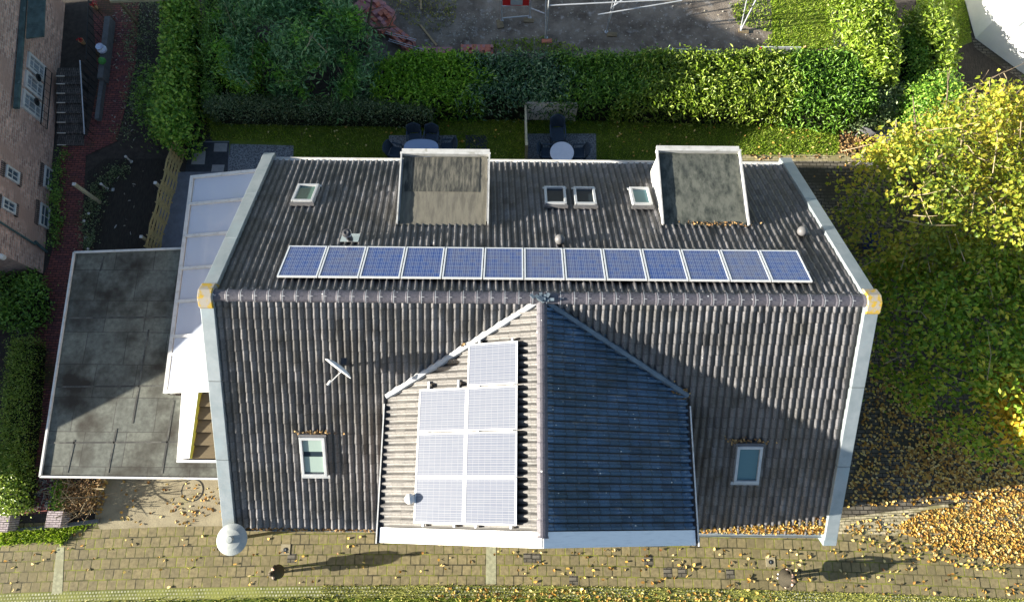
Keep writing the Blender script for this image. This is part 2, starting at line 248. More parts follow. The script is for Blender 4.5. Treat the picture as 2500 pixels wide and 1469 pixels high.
# ------------------------------------------------------------------ builders
ORG = {}
class MB:
    def __init__(s): s.v = []; s.f = []
    def add(s, vs, fs):
        o = len(s.v); s.v += [tuple(map(float, p)) for p in vs]; s.f += [tuple(i + o for i in f) for f in fs]; return s
    def hexa(s, b, t):                      # bottom 4, top 4 (ccw from above)
        return s.add(list(b) + list(t), [(3, 2, 1, 0), (4, 5, 6, 7), (0, 1, 5, 4), (1, 2, 6, 5), (2, 3, 7, 6), (3, 0, 4, 7)])
    def box(s, x0, x1, y0, y1, z0, z1):
        q = [(x0, y0), (x1, y0), (x1, y1), (x0, y1)]; return s.hexa([(a, b, z0) for a, b in q], [(a, b, z1) for a, b in q])
    def obox(s, c, ax, ay, az, hx, hy, hz): # oriented box, half sizes
        c, ax, ay, az = [np.array(k, float) for k in (c, ax, ay, az)]
        q = [(-1, -1), (1, -1), (1, 1), (-1, 1)]
        return s.hexa([c + ax * hx * i + ay * hy * j - az * hz for i, j in q], [c + ax * hx * i + ay * hy * j + az * hz for i, j in q])
    def beam(s, p, q, w, h, up=(0, 0, 1)):  # bar from p to q, width w across, height h along up
        p, q = np.array(p, float), np.array(q, float); d = q - p; L = np.linalg.norm(d); d = d / L; up = np.array(up, float)
        sd = np.cross(d, up); sd /= np.linalg.norm(sd); u = np.cross(sd, d); return s.obox((p + q) / 2, d, -sd, u, L / 2, w / 2, h / 2)
    def tube(s, p, q, r, r2=None, n=10, cap=True):
        p, q = np.array(p, float), np.array(q, float); r2 = r if r2 is None else r2; d = q - p; d /= np.linalg.norm(d)
        a = np.cross(d, (0, 0, 1) if abs(d[2]) < .9 else (1, 0, 0)); a /= np.linalg.norm(a); b = np.cross(d, a)
        vs = []; 
        for c, rr in ((p, r), (q, r2)):
            for k in range(n): t = 2 * math.pi * k / n; vs.append(c + rr * (math.cos(t) * a + math.sin(t) * b))
        fs = [(k, (k + 1) % n, n + (k + 1) % n, n + k) for k in range(n)]
        if cap: fs += [tuple(range(n - 1, -1, -1)), tuple(range(n, 2 * n))]
        return s.add(vs, fs)
    def path(s, pts, rs, n=8):
        for i in range(len(pts) - 1): s.tube(pts[i], pts[i + 1], rs[i], rs[i + 1], n)
        return s
    def lathe(s, prof, c=(0, 0, 0), n=24, M3=None):
        vs = []; c = np.array(c, float)
        for r, z in prof:
            for k in range(n):
                t = 2 * math.pi * k / n; p = np.array([r * math.cos(t), r * math.sin(t), z])
                if M3 is not None: p = M3 @ p
                vs.append(c + p)
        m = len(prof); fs = [(i * n + k, i * n + (k + 1) % n, (i + 1) * n + (k + 1) % n, (i + 1) * n + k) for i in range(m - 1) for k in range(n)]
        fs += [tuple(range(n - 1, -1, -1)), tuple(range((m - 1) * n, m * n))]
        return s.add(vs, fs)
    def prism(s, poly, z0, z1):
        n = len(poly); poly = [tuple(p[:2]) for p in poly]
        a = sum(poly[i][0] * poly[(i + 1) % n][1] - poly[(i + 1) % n][0] * poly[i][1] for i in range(n))
        if a < 0: poly = poly[::-1]
        return s.add([(x, y, z0) for x, y in poly] + [(x, y, z1) for x, y in poly],
                     [tuple(range(n - 1, -1, -1)), tuple(range(n, 2 * n))] + [(i, (i + 1) % n, n + (i + 1) % n, n + i) for i in range(n)])
    def plate(s, quad, nrm, t):             # four 3-D corners, thickened along nrm by t
        q = [np.array(p, float) for p in quad]; nrm = np.array(nrm, float); nrm /= np.linalg.norm(nrm)
        if np.dot(np.cross(q[1] - q[0], q[2] - q[0]), nrm) < 0: q = q[::-1]
        return s.hexa(q, [p + nrm * t for p in q])
    def obj(s, name, material, parent=None, bevel=0, smooth=False, origin=None):
        return link(name, np.array(s.v, float), s.f, material, parent, bevel, smooth, origin)

def link(name, V, Fs, material, parent=None, bevel=0, smooth=False, origin=None, uv=None):
    me = bpy.data.meshes.new(name); V = np.asarray(V, float)
    if parent is not None: o0 = ORG[parent.name]
    elif origin is not None: o0 = np.array(origin, float)
    else: o0 = np.array([V[:, 0].mean(), V[:, 1].mean(), V[:, 2].min()])
    W = V - o0
    if isinstance(Fs, np.ndarray):
        k = Fs.shape[1]; me.vertices.add(len(W)); me.vertices.foreach_set('co', W.astype(np.float32).ravel()); me.loops.add(Fs.size); me.loops.foreach_set('vertex_index', Fs.astype(np.int32).ravel())
        me.polygons.add(len(Fs)); me.polygons.foreach_set('loop_start', np.arange(0, Fs.size, k, dtype=np.int32)); me.polygons.foreach_set('loop_total', np.full(len(Fs), k, np.int32)); me.update(calc_edges=True)
    else: me.from_pydata([tuple(p) for p in W], [], Fs); me.update()
    if uv is not None:
        ly = me.uv_layers.new(name='UVMap'); li = np.empty(len(me.loops), np.int32); me.loops.foreach_get('vertex_index', li); ly.data.foreach_set('uv', np.asarray(uv, np.float32)[li].ravel())
    if smooth: me.polygons.foreach_set('use_smooth', np.ones(len(me.polygons), bool))
    me.materials.append(M[material]); ob = bpy.data.objects.new(name, me); COL.objects.link(ob)
    if parent is not None: ob.parent = parent
    else: ob.location = o0
    ORG[ob.name] = o0
    if bevel:
        b = ob.modifiers.new('edge', 'BEVEL'); b.width = bevel; b.segments = 2; b.limit_method = 'ANGLE'
    return ob
def thing(name, label, cat, loc=(0, 0, 0), group=None):
    o = bpy.data.objects.new(name, None); COL.objects.link(o); o.location = loc; o.empty_display_size = .2; ORG[o.name] = np.array(loc, float); return tag(o, label, cat, group)
def tag(o, label, cat, group=None, kind=None):
    o['label'] = label; o['category'] = cat
    if group: o['group'] = group
    if kind: o['kind'] = kind
    return o
def struct(o): o['kind'] = 'structure'; return o
def copy_tree(o, parent=None):
    c = o.copy(); COL.objects.link(c)
    if parent is not None: c.parent = parent
    for ch in list(o.children): copy_tree(ch, c)
    return c

def inside(P, poly):
    x, y = P[:, 0], P[:, 1]; r = np.zeros(len(P), bool); n = len(poly); j = n - 1
    for i in range(n):
        xi, yi = poly[i][:2]; xj, yj = poly[j][:2]
        with np.errstate(divide='ignore', invalid='ignore'):
            c = ((yi > y) != (yj > y)) & (x < (xj - xi) * (y - yi) / (yj - yi + 1e-12) + xi)
        r ^= c; j = i
    return r
def edist(P, poly):
    d = np.full(len(P), 1e9); n = len(poly)
    for i in range(n):
        a = np.array(poly[i][:2]); b = np.array(poly[(i + 1) % n][:2]); ab = b - a; t = np.clip(((P - a) @ ab) / (ab @ ab), 0, 1)
        d = np.minimum(d, np.linalg.norm(P - a - t[:, None] * ab, axis=1))
    return d
def sample(poly, n):
    poly = np.array([p[:2] for p in poly]); lo, hi = poly.min(0), poly.max(0); out = np.zeros((0, 2))
    while len(out) < n:
        P = R.uniform(lo, hi, (2 * n + 20, 2)); out = np.vstack([out, P[inside(P, poly)]])
    return out[:n]
def leaves(C, ln, wd, nrm=None, up=.5, fold=.25, spread=1.0, six=False, vary=.42):
    n = len(C); N = R.normal(0, 1, (n, 3)) * spread; N[:, 2] = np.abs(N[:, 2]) + up
    if nrm is not None: N += nrm
    N /= np.linalg.norm(N, axis=1)[:, None]; A = R.normal(0, 1, (n, 3)); D = A - (A * N).sum(1)[:, None] * N; D /= np.linalg.norm(D, axis=1)[:, None]; S = np.cross(N, D)
    L = (ln * R.uniform(1 - vary * 1.15, 1 + vary, n))[:, None]; W = (wd * R.uniform(.7, 1.25, n))[:, None]; U = N * W * fold
    if six:
        pts = [C - D * L / 2, C - D * L * .12 + S * W / 2 + U, C + D * L * .25 + S * W * .42 + U * .8, C + D * L / 2 - N * L * .1, C + D * L * .25 - S * W * .42 + U * .8, C - D * L * .12 - S * W / 2 + U]
        V = np.stack(pts, 1).reshape(-1, 3); b = np.arange(n)[:, None] * 6; Fq = np.vstack([b + np.array([0, 1, 2, 3]), b + np.array([0, 3, 4, 5])])
    else:
        V = np.stack([C - D * L / 2, C + S * W / 2 + U, C + D * L / 2, C - S * W / 2 + U], 1).reshape(-1, 3); b = np.arange(n)[:, None] * 4; Fq = np.vstack([b + np.array([0, 1, 2]), b + np.array([0, 2, 3])])
    return V, Fq
def crown_points(poly, zlo, zhi, ncl, per, cr, edge=.8, bump=.35, shell=.9, flat=.7):
    P = sample(poly, ncl); d = edist(P, [p[:2] for p in poly]); prof = np.sqrt(np.clip(d / edge, 0, 1) * (2 - np.clip(d / edge, 0, 1)))
    wob = bump * (np.sin(P[:, 0] * 2.1 + 1.3) * np.sin(P[:, 1] * 1.7 + .5) + .6 * np.sin(P[:, 0] * 4.3) * np.sin(P[:, 1] * 3.9 + 2))
    top = zlo + (zhi - zlo) * (.35 + .65 * prof) + wob; z = top - np.abs(R.normal(0, shell * .5, ncl)) ; z = np.maximum(z, zlo + R.uniform(0, .25, ncl))
    # extra clusters hang down the flanks
    Cc = np.column_stack([P, z]); O = R.normal(0, 1, (ncl, per, 3)) * cr; O[:, :, 2] *= flat
    C = (Cc[:, None, :] + O).reshape(-1, 3); return C[C[:, 2] > .03]
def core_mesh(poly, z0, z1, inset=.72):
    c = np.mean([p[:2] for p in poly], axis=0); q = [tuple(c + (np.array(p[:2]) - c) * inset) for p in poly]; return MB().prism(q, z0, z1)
def gp(pts, z=0): return [tuple(g(x, y, z)[:2]) for x, y in pts]

def sheet(name, poly, z, material, grid=None):
    V = [(x, y, z) for x, y in poly]; n = len(V)
    a = sum(V[i][0] * V[(i + 1) % n][1] - V[(i + 1) % n][0] * V[i][1] for i in range(n))
    if a < 0: V = V[::-1]
    return struct(link(name, np.array(V), [tuple(range(n))], material, origin=(0, 0, 0)))

# ================================================================== GROUND
sheet('ground', [(-90, -60), (90, -60), (90, 120), (-90, 120)], -.02, 'soil')
cx = [g(*q) for q in [(0, 1447), (500, 1436), (820, 1429), (1300, 1425), (1860, 1443), (2250, 1453), (2500, 1462)]]
CP = np.polyfit([p[0] for p in cx], [p[1] for p in cx], 3)
def curve(x): return np.polyval(CP, x)
def strip(name, x0, x1, lo, hi, z, material, n=90):
    xs = np.linspace(x0, x1, n); V = []; UV = []
    for x in xs:
        for o in (lo, hi): 
            oo = o(x) if callable(o) else o
            V.append((x, curve(x) + oo, z)); UV.append((x, oo))
    Fq = np.array([(2 * i, 2 * i + 2, 2 * i + 3, 2 * i + 1) for i in range(n - 1)])
    return struct(link(name, np.array(V), Fq, material, origin=(0, 0, 0), uv=UV))
strip('pavement', -24, 24, 0.0, 2.1, 0.0, 'street_paver')
strip('cobble_strip', -24, 24, -.36, 0.0, .004, 'cobble')
strip('verge', -24, 24, -4.5, -.36, -.006, 'turf')
def cross_stripe(pts): sheet('cobble_stripe', gp(pts), .006, 'cobble_white')
cross_stripe([(139, 1335), (157, 1335), (152, 1447), (126, 1449)]); cross_stripe([(1187, 1331), (1211, 1331), (1211, 1425), (1186, 1425)])
sheet('driveway', gp([(250, 1150), (600, 1150), (600, 1272), (545, 1283), (410, 1285), (245, 1292), (232, 1262)]), .012, 'concrete')
sheet('brick_path', gp([(220, -60), (345, -60), (330, 170), (285, 345), (210, 380), (200, 560), (300, 900), (300, 1160), (130, 1170), (122, 1250), (45, 1260), (60, 1050), (95, 700), (120, 640), (140, 560), (150, 350), (215, 330), (240, 200)]), .004, 'path_brick')
sheet('dark_garden_bed', gp([(256, 388), (400, 388), (370, 640), (200, 640), (215, 420)]), .010, 'dark_bed')
sheet('slab_path', gp([(470, 345), (560, 345), (560, 640), (360, 640), (410, 420), (452, 420)]), .008, 'slab_blue')
sheet('chequer_patio', gp([(466, 348), (560, 348), (556, 420), (452, 420)]), .014, 'slab_dark')
for q in ([(472, 370), (503, 370), (500, 402), (467, 402)], [(524, 350), (556, 350), (554, 371), (522, 371)], [(519, 403), (549, 403), (546, 420), (516, 420)]): sheet('pale_slab', gp(q), .018, 'slab_light')
sheet('gravel_patio', gp([(563, 352), (717, 356), (714, 470), (553, 470)]), .012, 'gravel')
sheet('lawn', gp([(498, 275), (2050, 275), (2047, 382), (1760, 382), (1750, 480), (560, 480)]), .002, 'turf')
sheet('terrace_slabs', gp([(950, 331), (1114, 331), (1116, 460), (945, 460)]), .010, 'gravel')
sheet('terrace_slabs', gp([(1284, 327), (1455, 327), (1457, 460), (1284, 460)]), .010, 'gravel')
sheet('sunken_tray', gp([(1137, 330), (1190, 330), (1190, 365), (1137, 365)]), .010, 'slab_dark')
sheet('side_path', gp([(1810, 392), (2180, 392), (2180, 640), (2240, 900), (2560, 1000), (2700, 1190), (2500, 1209), (2040, 1276), (1700, 1290), (1700, 392)]), .006, 'side_paver')
sheet('brick_edging', gp([(1812, 379), (2115, 373), (2125, 394), (1812, 393)]), .012, 'edge_paver')
sheet('brick_apron', gp([(2040, 1276), (2260, 1243), (2500, 1209), (2700, 1190), (2700, 1300), (2300, 1310), (2040, 1302)]), .009, 'edge_paver')
sheet('yard', gp([(930, -90), (1900, -90), (1890, 60), (1890, 190), (880, 190)]), .003, 'yard_soil')
sheet('yard_grass', gp([(1880, -90), (2060, -90), (2092, 130), (2080, 200), (1888, 200)]), .008, 'turf_bright')
sheet('neighbour_lawn', gp([(2230, -90), (2345, -90), (2368, 60), (2375, 120), (2330, 140), (2250, 200)]), .004, 'turf')
sheet('neighbour_court', gp([(2330, 120), (2380, 100), (2510, 185), (2700, 300), (2700, 420), (2330, 400)]), .005, 'dark_bed')
sheet('cobble_edging', gp([(2372, 92), (2383, 88), (2520, 190), (2520, 215), (2380, 118)]), .012, 'side_paver')

# grass blades (stuff)
def grass(name, poly, n, h, w, material, label, dens=None):
    P = sample(poly, n)
    if dens is not None: P = P[R.random(len(P)) < dens(P)]
    n = len(P); a = R.uniform(0, 2 * math.pi, n); S = np.column_stack([np.cos(a), np.sin(a), np.zeros(n)]); b0 = np.column_stack([P, np.full(n, .0)])
    H = h * R.uniform(.5, 1.4, n)[:, None]; le = R.normal(0, .6, (n, 2)); T = b0 + np.column_stack([le, np.ones(n)]) * H; W = w * R.uniform(.6, 1.3, n)[:, None]
    V = np.stack([b0 - S * W / 2, b0 + S * W / 2, T], 1).reshape(-1, 3); Fq = (np.arange(n)[:, None] * 3 + np.array([0, 1, 2]))
    return tag(link(name, V, Fq, material, origin=(0, 0, 0)), label, 'grass', kind='stuff')
lawn_poly = gp([(500, 278), (2048, 278), (2046, 380), (1760, 380), (1460, 392), (1460, 325), (1284, 325), (1284, 392), (1118, 392), (1116, 329), (950, 329), (940, 392), (720, 392), (716, 350), (500, 340)])
grass('lawn_grass', lawn_poly, 26000, .07, .035, 'grass_blade', 'short lawn grass behind the tiled house, sunlit at its right end')
grass('yard_grass_tufts', gp([(1885, -40), (2058, -40), (2088, 125), (1890, 125)]), 5000, .08, .04, 'grass_blade', 'bright grass growing between the bare yard and the clipped laurel')
grass('yard_weeds', gp([(1780, 10), (1900, -20), (1905, 122), (1850, 122), (1880, 80), (1800, 60)]), 1500, .08, .045, 'grass_blade', 'straggling weeds along the right side of the bare yard')
grass('yard_weeds', gp([(930, -10), (1120, -20), (1110, 60), (1060, 80), (1000, 60)]), 700, .09, .045, 'grass_straw', 'sparse weeds on the bare yard beside the brick pile')
grass('yard_weeds', gp([(1200, 100), (1330, 92), (1420, 118), (1420, 128), (1200, 130)]), 900, .09, .045, 'grass_blade', 'weeds at the foot of the laurel hedge on the yard side')
grass('court_grass', gp([(2235, -60), (2345, -60), (2370, 90), (2330, 130), (2250, 190)]), 4000, .07, .04, 'grass_blade', 'grass strip in front of the white house')
grass('verge_grass', [(x, curve(x) - .33) for x in np.linspace(-17, 18, 40)] + [(x, curve(x) - 1.1) for x in np.linspace(18, -17, 40)], 9000, .09, .035, 'grass_straw', 'dry grass along the street edge below the cobbles')
grass('moss_tufts', [(x, curve(x) + .02) for x in np.linspace(-6, 17, 30)] + [(x, curve(x) - .34) for x in np.linspace(17, -6, 30)], 5000, .05, .03, 'grass_straw', 'mossy grass growing over the cobble strip')
grass('weed_tufts', gp([(0, 1300), (60, 1290), (130, 1285), (245, 1268), (180, 1300), (150, 1330), (130, 1320), (0, 1330)]), 1500, .13, .05, 'grass_blade', 'weeds growing along the foot of the brick piers')

# ================================================================== MAIN HOUSE
def tile_slope(name, A, B, C, D, nw, nr, nrm, material, parent, roll=.54, h=.042, lift=.03, ns=8, seed=1):
    A, B, C, D = [np.array(p, float) for p in (A, B, C, D)]; nrm = np.array(nrm, float); nrm /= np.linalg.norm(nrm); rg = np.random.default_rng(seed)
    nc = nw * ns + 1; u = np.arange(nc) / (nw * ns); t = (np.arange(nc) % ns) / ns
    prof = np.where(t < roll, h * np.sin(np.pi * np.clip(t / roll, 0, 1)) ** .6, -.006 * np.sin(np.pi * np.clip((t - roll) / (1 - roll), 0, 1)))
    wi = np.minimum(np.arange(nc) // ns, nw - 1); V = []; UV = []
    for r in range(nr):
        jl = rg.normal(0, .008, nw)[wi]; jv = rg.normal(0, .05, nw)[wi]; dome = np.where(t < roll, 0, 0)
        for v, off, ji, uvv in ((r / nr, 0, 0, r + .02), ((r + 1) / nr, lift, 1, r + .98)):
            vv = v + (jv / nr if (ji and r < nr - 1) else 0)
            vv = np.broadcast_to(vv, u.shape)[:, None]
            P = (A * (1 - u[:, None]) + B * u[:, None]) * (1 - vv) + (D * (1 - u[:, None]) + C * u[:, None]) * vv
            V.append(P + nrm * (prof + off + (jl if ji else 0))[:, None]); UV.append(np.column_stack([u * nw, np.full(nc, uvv)]))
    V = np.array(V).reshape(-1, 3); UV = np.array(UV).reshape(-1, 2); Fq = []
    i = np.arange(nc - 1)
    for k in range(2 * nr - 1): Fq.append(np.column_stack([k * nc + i, (k + 1) * nc + i, (k + 1) * nc + i + 1, k * nc + i + 1]))
    Fq = np.vstack(Fq); P = V[Fq[0]]
    q = nc * 1; fn = np.cross(V[Fq[q // 2][1]] - V[Fq[q // 2][0]], V[Fq[q // 2][2]] - V[Fq[q // 2][0]])
    if fn @ nrm < 0: Fq = Fq[:, ::-1].copy()
    ob = link(name, V, Fq, material, parent, uv=UV); return ob

house = thing('tiled_house', 'long two family house with dark tiled roof, two felted dormers and a front cross gable', 'house', (.6, 0, 0))
NF = np.array([0, -K, 1]) / math.hypot(1, K); NB = np.array([0, K, 1]) / math.hypot(1, K)
L0, R0 = front(527, 730)[0], front(2107, 742)[0]
FL, FR, BL, BR = front(583, 1285), front(2009, 1302), back(668, 393), back(1908, 405)
FL[0] -= .04; RL, RR = np.array([L0, 0, ZR]), np.array([R0, 0, ZR])
tile_slope('front_roof', RL, RR, FR, FL, 87, 23, NF, 'roof_tile', house, seed=3)
tile_slope('back_roof', RR, RL, BL, BR, 87, 22, NB, 'roof_tile', house, roll=.42, h=.04, seed=4)
# walls: one shell with gable ends, lower than the tiles
wl, wr, wf, wb = L0 - .18, R0 + .18, -5.15, 5.05
w = MB(); zc = ZR - .16
w.add([(wl, wf, 0), (wr, wf, 0), (wr, wb, 0), (wl, wb, 0), (wl, wf, zc + K * wf), (wr, wf, zc + K * wf), (wr, wb, zc - K * wb), (wl, wb, zc - K * wb), (wl, 0, zc), (wr, 0, zc)],
      [(3, 2, 1, 0), (0, 1, 5, 4), (2, 3, 7, 6), (1, 2, 6, 9, 5), (3, 0, 4, 8, 7), (4, 5, 9, 8), (8, 9, 6, 7)])
w.obj('wall', 'wall_brick_plain', house)
# ridge caps
rc = MB(); nrt = 47; step = (R0 - L0) / nrt
for i in range(nrt):
    x0 = L0 + i * step; 
    n = 8; vs = []; 
    for x, rr in ((x0 - .03, .15), (x0 + step * .82, .128), (x0 + step, .15)):
        for k in range(n + 1):
            t = math.pi * (k / n * 1.16 - .08); vs.append((x, -math.cos(t) * rr * 1.12 + random.uniform(-.003, .003), ZR + .0 + math.sin(t) * rr * .85 + .03))
    rc.add(vs, [(j * (n + 1) + k, j * (n + 1) + k + 1, (j + 1) * (n + 1) + k + 1, (j + 1) * (n + 1) + k) for j in range(2) for k in range(n)])
ob = rc.obj('ridge_caps', 'ridge_tile', house); 
cl = MB(); n = 7; vs = []
for e in (-.007, .007):
    for k in range(n + 1):
        t = math.pi * (k / n * .9 + .05)
        vs.append((e, -math.cos(t) * .172, math.sin(t) * .132 + .036))
cl.add(vs, [(k, k + 1, n + 1 + k + 1, n + 1 + k) for k in range(n)]); cl.box(.007, .07, -.045, -.033, .16, .166)
clip0 = None
for i in range(nrt):
    if clip0 is None: clip0 = c_ = link('ridge_clip', np.array(cl.v) + [L0, 0, ZR], cl.f, 'lead', house)
    else: c_ = clip0.copy(); COL.objects.link(c_)
    c_.location = (i * step, 0, 0)
# verge flashings (zinc covered raised barges)
def barge(side):
    s = MB(); lo = MB()
    for sl, E_, nrm in (('f', FL if side < 0 else FR, NF), ('b', BL if side < 0 else BR, NB)):
        top = RL if side < 0 else RR; E_ = np.array(E_); e2 = E_ + (E_ - top) / np.linalg.norm(E_ - top) * .12; nseg = 3
        for k in range(nseg):
            p = top + (e2 - top) * k / nseg; q = top + (e2 - top) * (k + 1) / nseg; q = q - (q - p) * .004
            o = np.array([side * .34, 0, 0]); a = nrm * .14
            b = [p + nrm * -.22, q + nrm * -.22, q + o + nrm * -.22, p + o + nrm * -.22]; t = [p + a, q + a, q + o + a * .92, p + o + a * .92]
            if np.dot(np.cross(b[1] - b[0], b[2] - b[0]), nrm) < 0: b, t = b[::-1], t[::-1]
            s.hexa(b, t)
            jn = nrm * .148
        p = e2 + nrm * -.05; 
        MB().obox(e2 + np.array([side * .17, 0, 0]) + nrm * -.06, (1, 0, 0), np.cross(nrm, (1, 0, 0)), nrm, .18, .17, .185).obj('verge_end', 'zinc', house, bevel=.012)
    s.obj('verge_flashing', 'zinc', house, bevel=.012)
    cw = .35; c = MB(); x0 = (L0 - .36) if side < 0 else (R0 + .01); c.hexa([(x0, -.33, ZR - .25), (x0 + cw, -.33, ZR - .25), (x0 + cw, .33, ZR - .25), (x0, .33, ZR - .25)],
           [(x0, -.31, ZR + .02), (x0 + cw, -.31, ZR + .02), (x0 + cw, .31, ZR + .02), (x0, .31, ZR + .02)]); 
    c.hexa([(x0, -.315, ZR + .02), (x0 + cw, -.315, ZR + .02), (x0 + cw, .315, ZR + .02), (x0, .315, ZR + .02)], [(x0, -.1, ZR + .19), (x0 + cw, -.1, ZR + .19), (x0 + cw, .1, ZR + .19), (x0, .1, ZR + .19)])
    c.obj('lichen_cap', 'lichen', house, bevel=.02)
barge(-1); barge(1)
# gutters
def gutter(p, q, name='gutter', m='white_paint', r=.065, par=None, inner=True):
    s = MB(); p, q = np.array(p, float), np.array(q, float); d = (q - p) / np.linalg.norm(q - p); sd = np.cross(d, (0, 0, 1)); n = 8; vs = []
    for c in (p, q):
        for rr in (r, r - .012):
            for k in range(n + 1):
                t = math.pi + math.pi * k / n; vs.append(c + sd * rr * math.cos(t) + np.array([0, 0, 1]) * rr * math.sin(t))
    m_ = n + 1; fs = []
    for k in range(n): fs += [(k, k + 1, 2 * m_ + k + 1, 2 * m_ + k), (m_ + k + 1, m_ + k, 3 * m_ + k, 3 * m_ + k + 1)]
    fs += [(0, 2 * m_, 3 * m_, m_), (n, m_ + n, 3 * m_ + n, 2 * m_ + n)]
    return s.add(vs, fs).obj(name, m, par or house)
gutter(FL + [-.1, -.06, -.06], (-2.95, FL[1] - .06, FL[2] - .06), 'gutter', 'zinc', .05); gutter((4.62, FR[1] - .06, FR[2] - .06), FR + [.35, -.06, -.06], 'gutter', 'zinc', .05)
eb = BL + [-.1, .08, -.02]; ee = BR + [.1, .08, -.02]; gutter(eb, ee)
MB().box(BL[0], BR[0], 5.06, BL[1] + .0, BL[2] - .2, BL[2] - .03).obj('fascia', 'white_paint', house)

# ---- dormers on the back slope
def dormer(xl, xr, yr, yf, zfr, label, felt, rim):
    d = bpy.data.objects.new('dormer', None); COL.objects.link(d); d.parent = house; ORG[d.name] = ORG['tiled_house']; d['label'] = label
    zr_ = zf(yr) + .04; sl = (zfr - zr_) / (yf - yr)
    def zz(y): return zr_ + sl * (y - yr)
    b = MB()                                # body: cheeks and front wall
    yb = yr + .12
    vs = []
    for x in (xl + .05, xr - .05): vs += [(x, yb, zf(yb) - .1), (x, yf - .1, zf(yf) - .6), (x, yf - .1, zz(yf - .1) - .03), (x, yb, zz(yb) - .03)]
    b.add(vs, [(0, 1, 2, 3), (7, 6, 5, 4), (1, 5, 6, 2), (3, 2, 6, 7), (0, 4, 5, 1), (0, 3, 7, 4)]); b.obj('cheek_walls', 'white_paint', d)
    f = MB(); nx, ny = 16, 24; V = []
    for j in range(ny + 1):
        for i in range(nx + 1):
            x = xl + .09 + (xr - xl - .18) * i / nx; y = yr + (yf - yr - .05) * j / ny
            if j == 0: y += -.05 - .05 * math.sin(3.1 * i / nx * math.pi) ** 2 + random.uniform(-.03, .03)
            V.append((x, y, zz(y) + .012 * random.random()))
    f.add(V, [(j * (nx + 1) + i, j * (nx + 1) + i + 1, (j + 1) * (nx + 1) + i + 1, (j + 1) * (nx + 1) + i) for j in range(ny) for i in range(nx)]); f.obj('felt_roof', felt, d, smooth=True)
    if felt == 'dormer_felt':
        ymid = yr + (yf - yr) * .46; q = [(xl + .1, ymid), (xr - .30, ymid), (xr - .30, yf - .06), (xl + .1, yf - .06)]; MB().add([(x, y, zz(y) + .018) for x, y in q], [(0, 1, 2, 3)]).obj('dark_felt_sheet', 'dormer_felt_dark', d)
    e = MB()
    for x, s in ((xl, 1), (xr, -1)):
        e.beam((x + s * .035, yr - .02, zz(yr) + .035), (x + s * .035, yf, zz(yf) + .035), .04, .15)
    e.beam((xl, yf + .02, zfr + .03), (xr, yf + .02, zfr + .03), .06, .17); e.beam((xl + .03, yf + .13, zfr - .01), (xr - .03, yf + .13, zfr - .01), .11, .1)
    e.obj('roof_edge', 'edge_grey', d); return d
dormer(-3.19, -.64, 2.53, 4.66, 5.80, 'dormer with pale felt roof, dark and streaked along its outer half', 'dormer_felt', 'white_paint')
dormer(4.08, 6.50, 2.58, 4.90, 5.66, 'dormer with greenish stained felt roof and leaf litter along its foot', 'dormer_felt_mossy', 'white_paint')

# ---- roof windows
def skylight(c, ex, ey, nrm, w, l, label, pane, frame='frame_grey', blind=False):
    c = np.array(c, float) + np.array(nrm, float) * .055; f = MB(); ex, ey, nrm = [np.array(k, float) / np.linalg.norm(k) for k in (ex, ey, nrm)]
    t = .075
    for sx in (-1, 1): f.obox(c + ex * sx * (w / 2 - t / 2) + nrm * .03, ex, ey, nrm, t / 2, l / 2, .09)
    for sy in (-1, 1): f.obox(c + ey * sy * (l / 2 - t / 2) + nrm * .032, ex, ey, nrm, w / 2 - .002, t / 2, .093)
    ob = f.obj('skylight', frame, house, bevel=.01); ob['label'] = label
    MB().obox(c - ey * (l / 2 + .05) + nrm * .01, ex, ey, nrm, w / 2 + .04, .05, .012).obj('apron', 'lead', ob); MB().obox(c + ey * (l / 2 + .03) + nrm * .02, ex, ey, nrm, w / 2 + .03, .03, .05).obj('head_flashing', 'pipe_grey', ob)
    MB().obox(c + nrm * .055, ex, ey, nrm, w / 2 - t - .002, l / 2 - t - .002, .01).obj('pane', pane, ob)
    if blind: MB().obox(c + ey * l * .27 + nrm * .07, ex, ey, nrm, w / 2 - t - .004, l * .14, .004).obox(c - ey * l * .2 + nrm * .07, ex, ey, nrm, w / 2 - t - .004, l * .2, .004).obj('blind', 'blind', ob)
    ORG[ob.name] = ORG['tiled_house']; return ob
EXB, EYB = (1, 0, 0), (0, -1, K)            # on the back slope "up" is towards the ridge
for (px, py, lab, pane) in ((748, 481, 'roof window with pale green blind at the left end of the back slope', 'glass_green'), (1355, 487, 'left one of the paired dark roof windows', 'glass_dark'), (1427, 488, 'right one of the paired dark roof windows', 'glass_dark'), (1563, 489, 'roof window close beside the stained dormer', 'glass_blue')):
    p = back(px, py); skylight(p, EXB, EYB, NB, .62 if px != 1563 else .56, .88, lab, pane)
EYF = (0, 1, K)
skylight(front(769, 1108), (1, 0, 0), EYF, NF, .66, 1.12, 'roof window with half drawn blind below the satellite dish', 'glass_dark', blind=True)
skylight(front(1822, 1127), (1, 0, 0), EYF, NF, .66, 1.06, 'roof window in the shade of the cross gable', 'glass_blue', 'frame_grey')
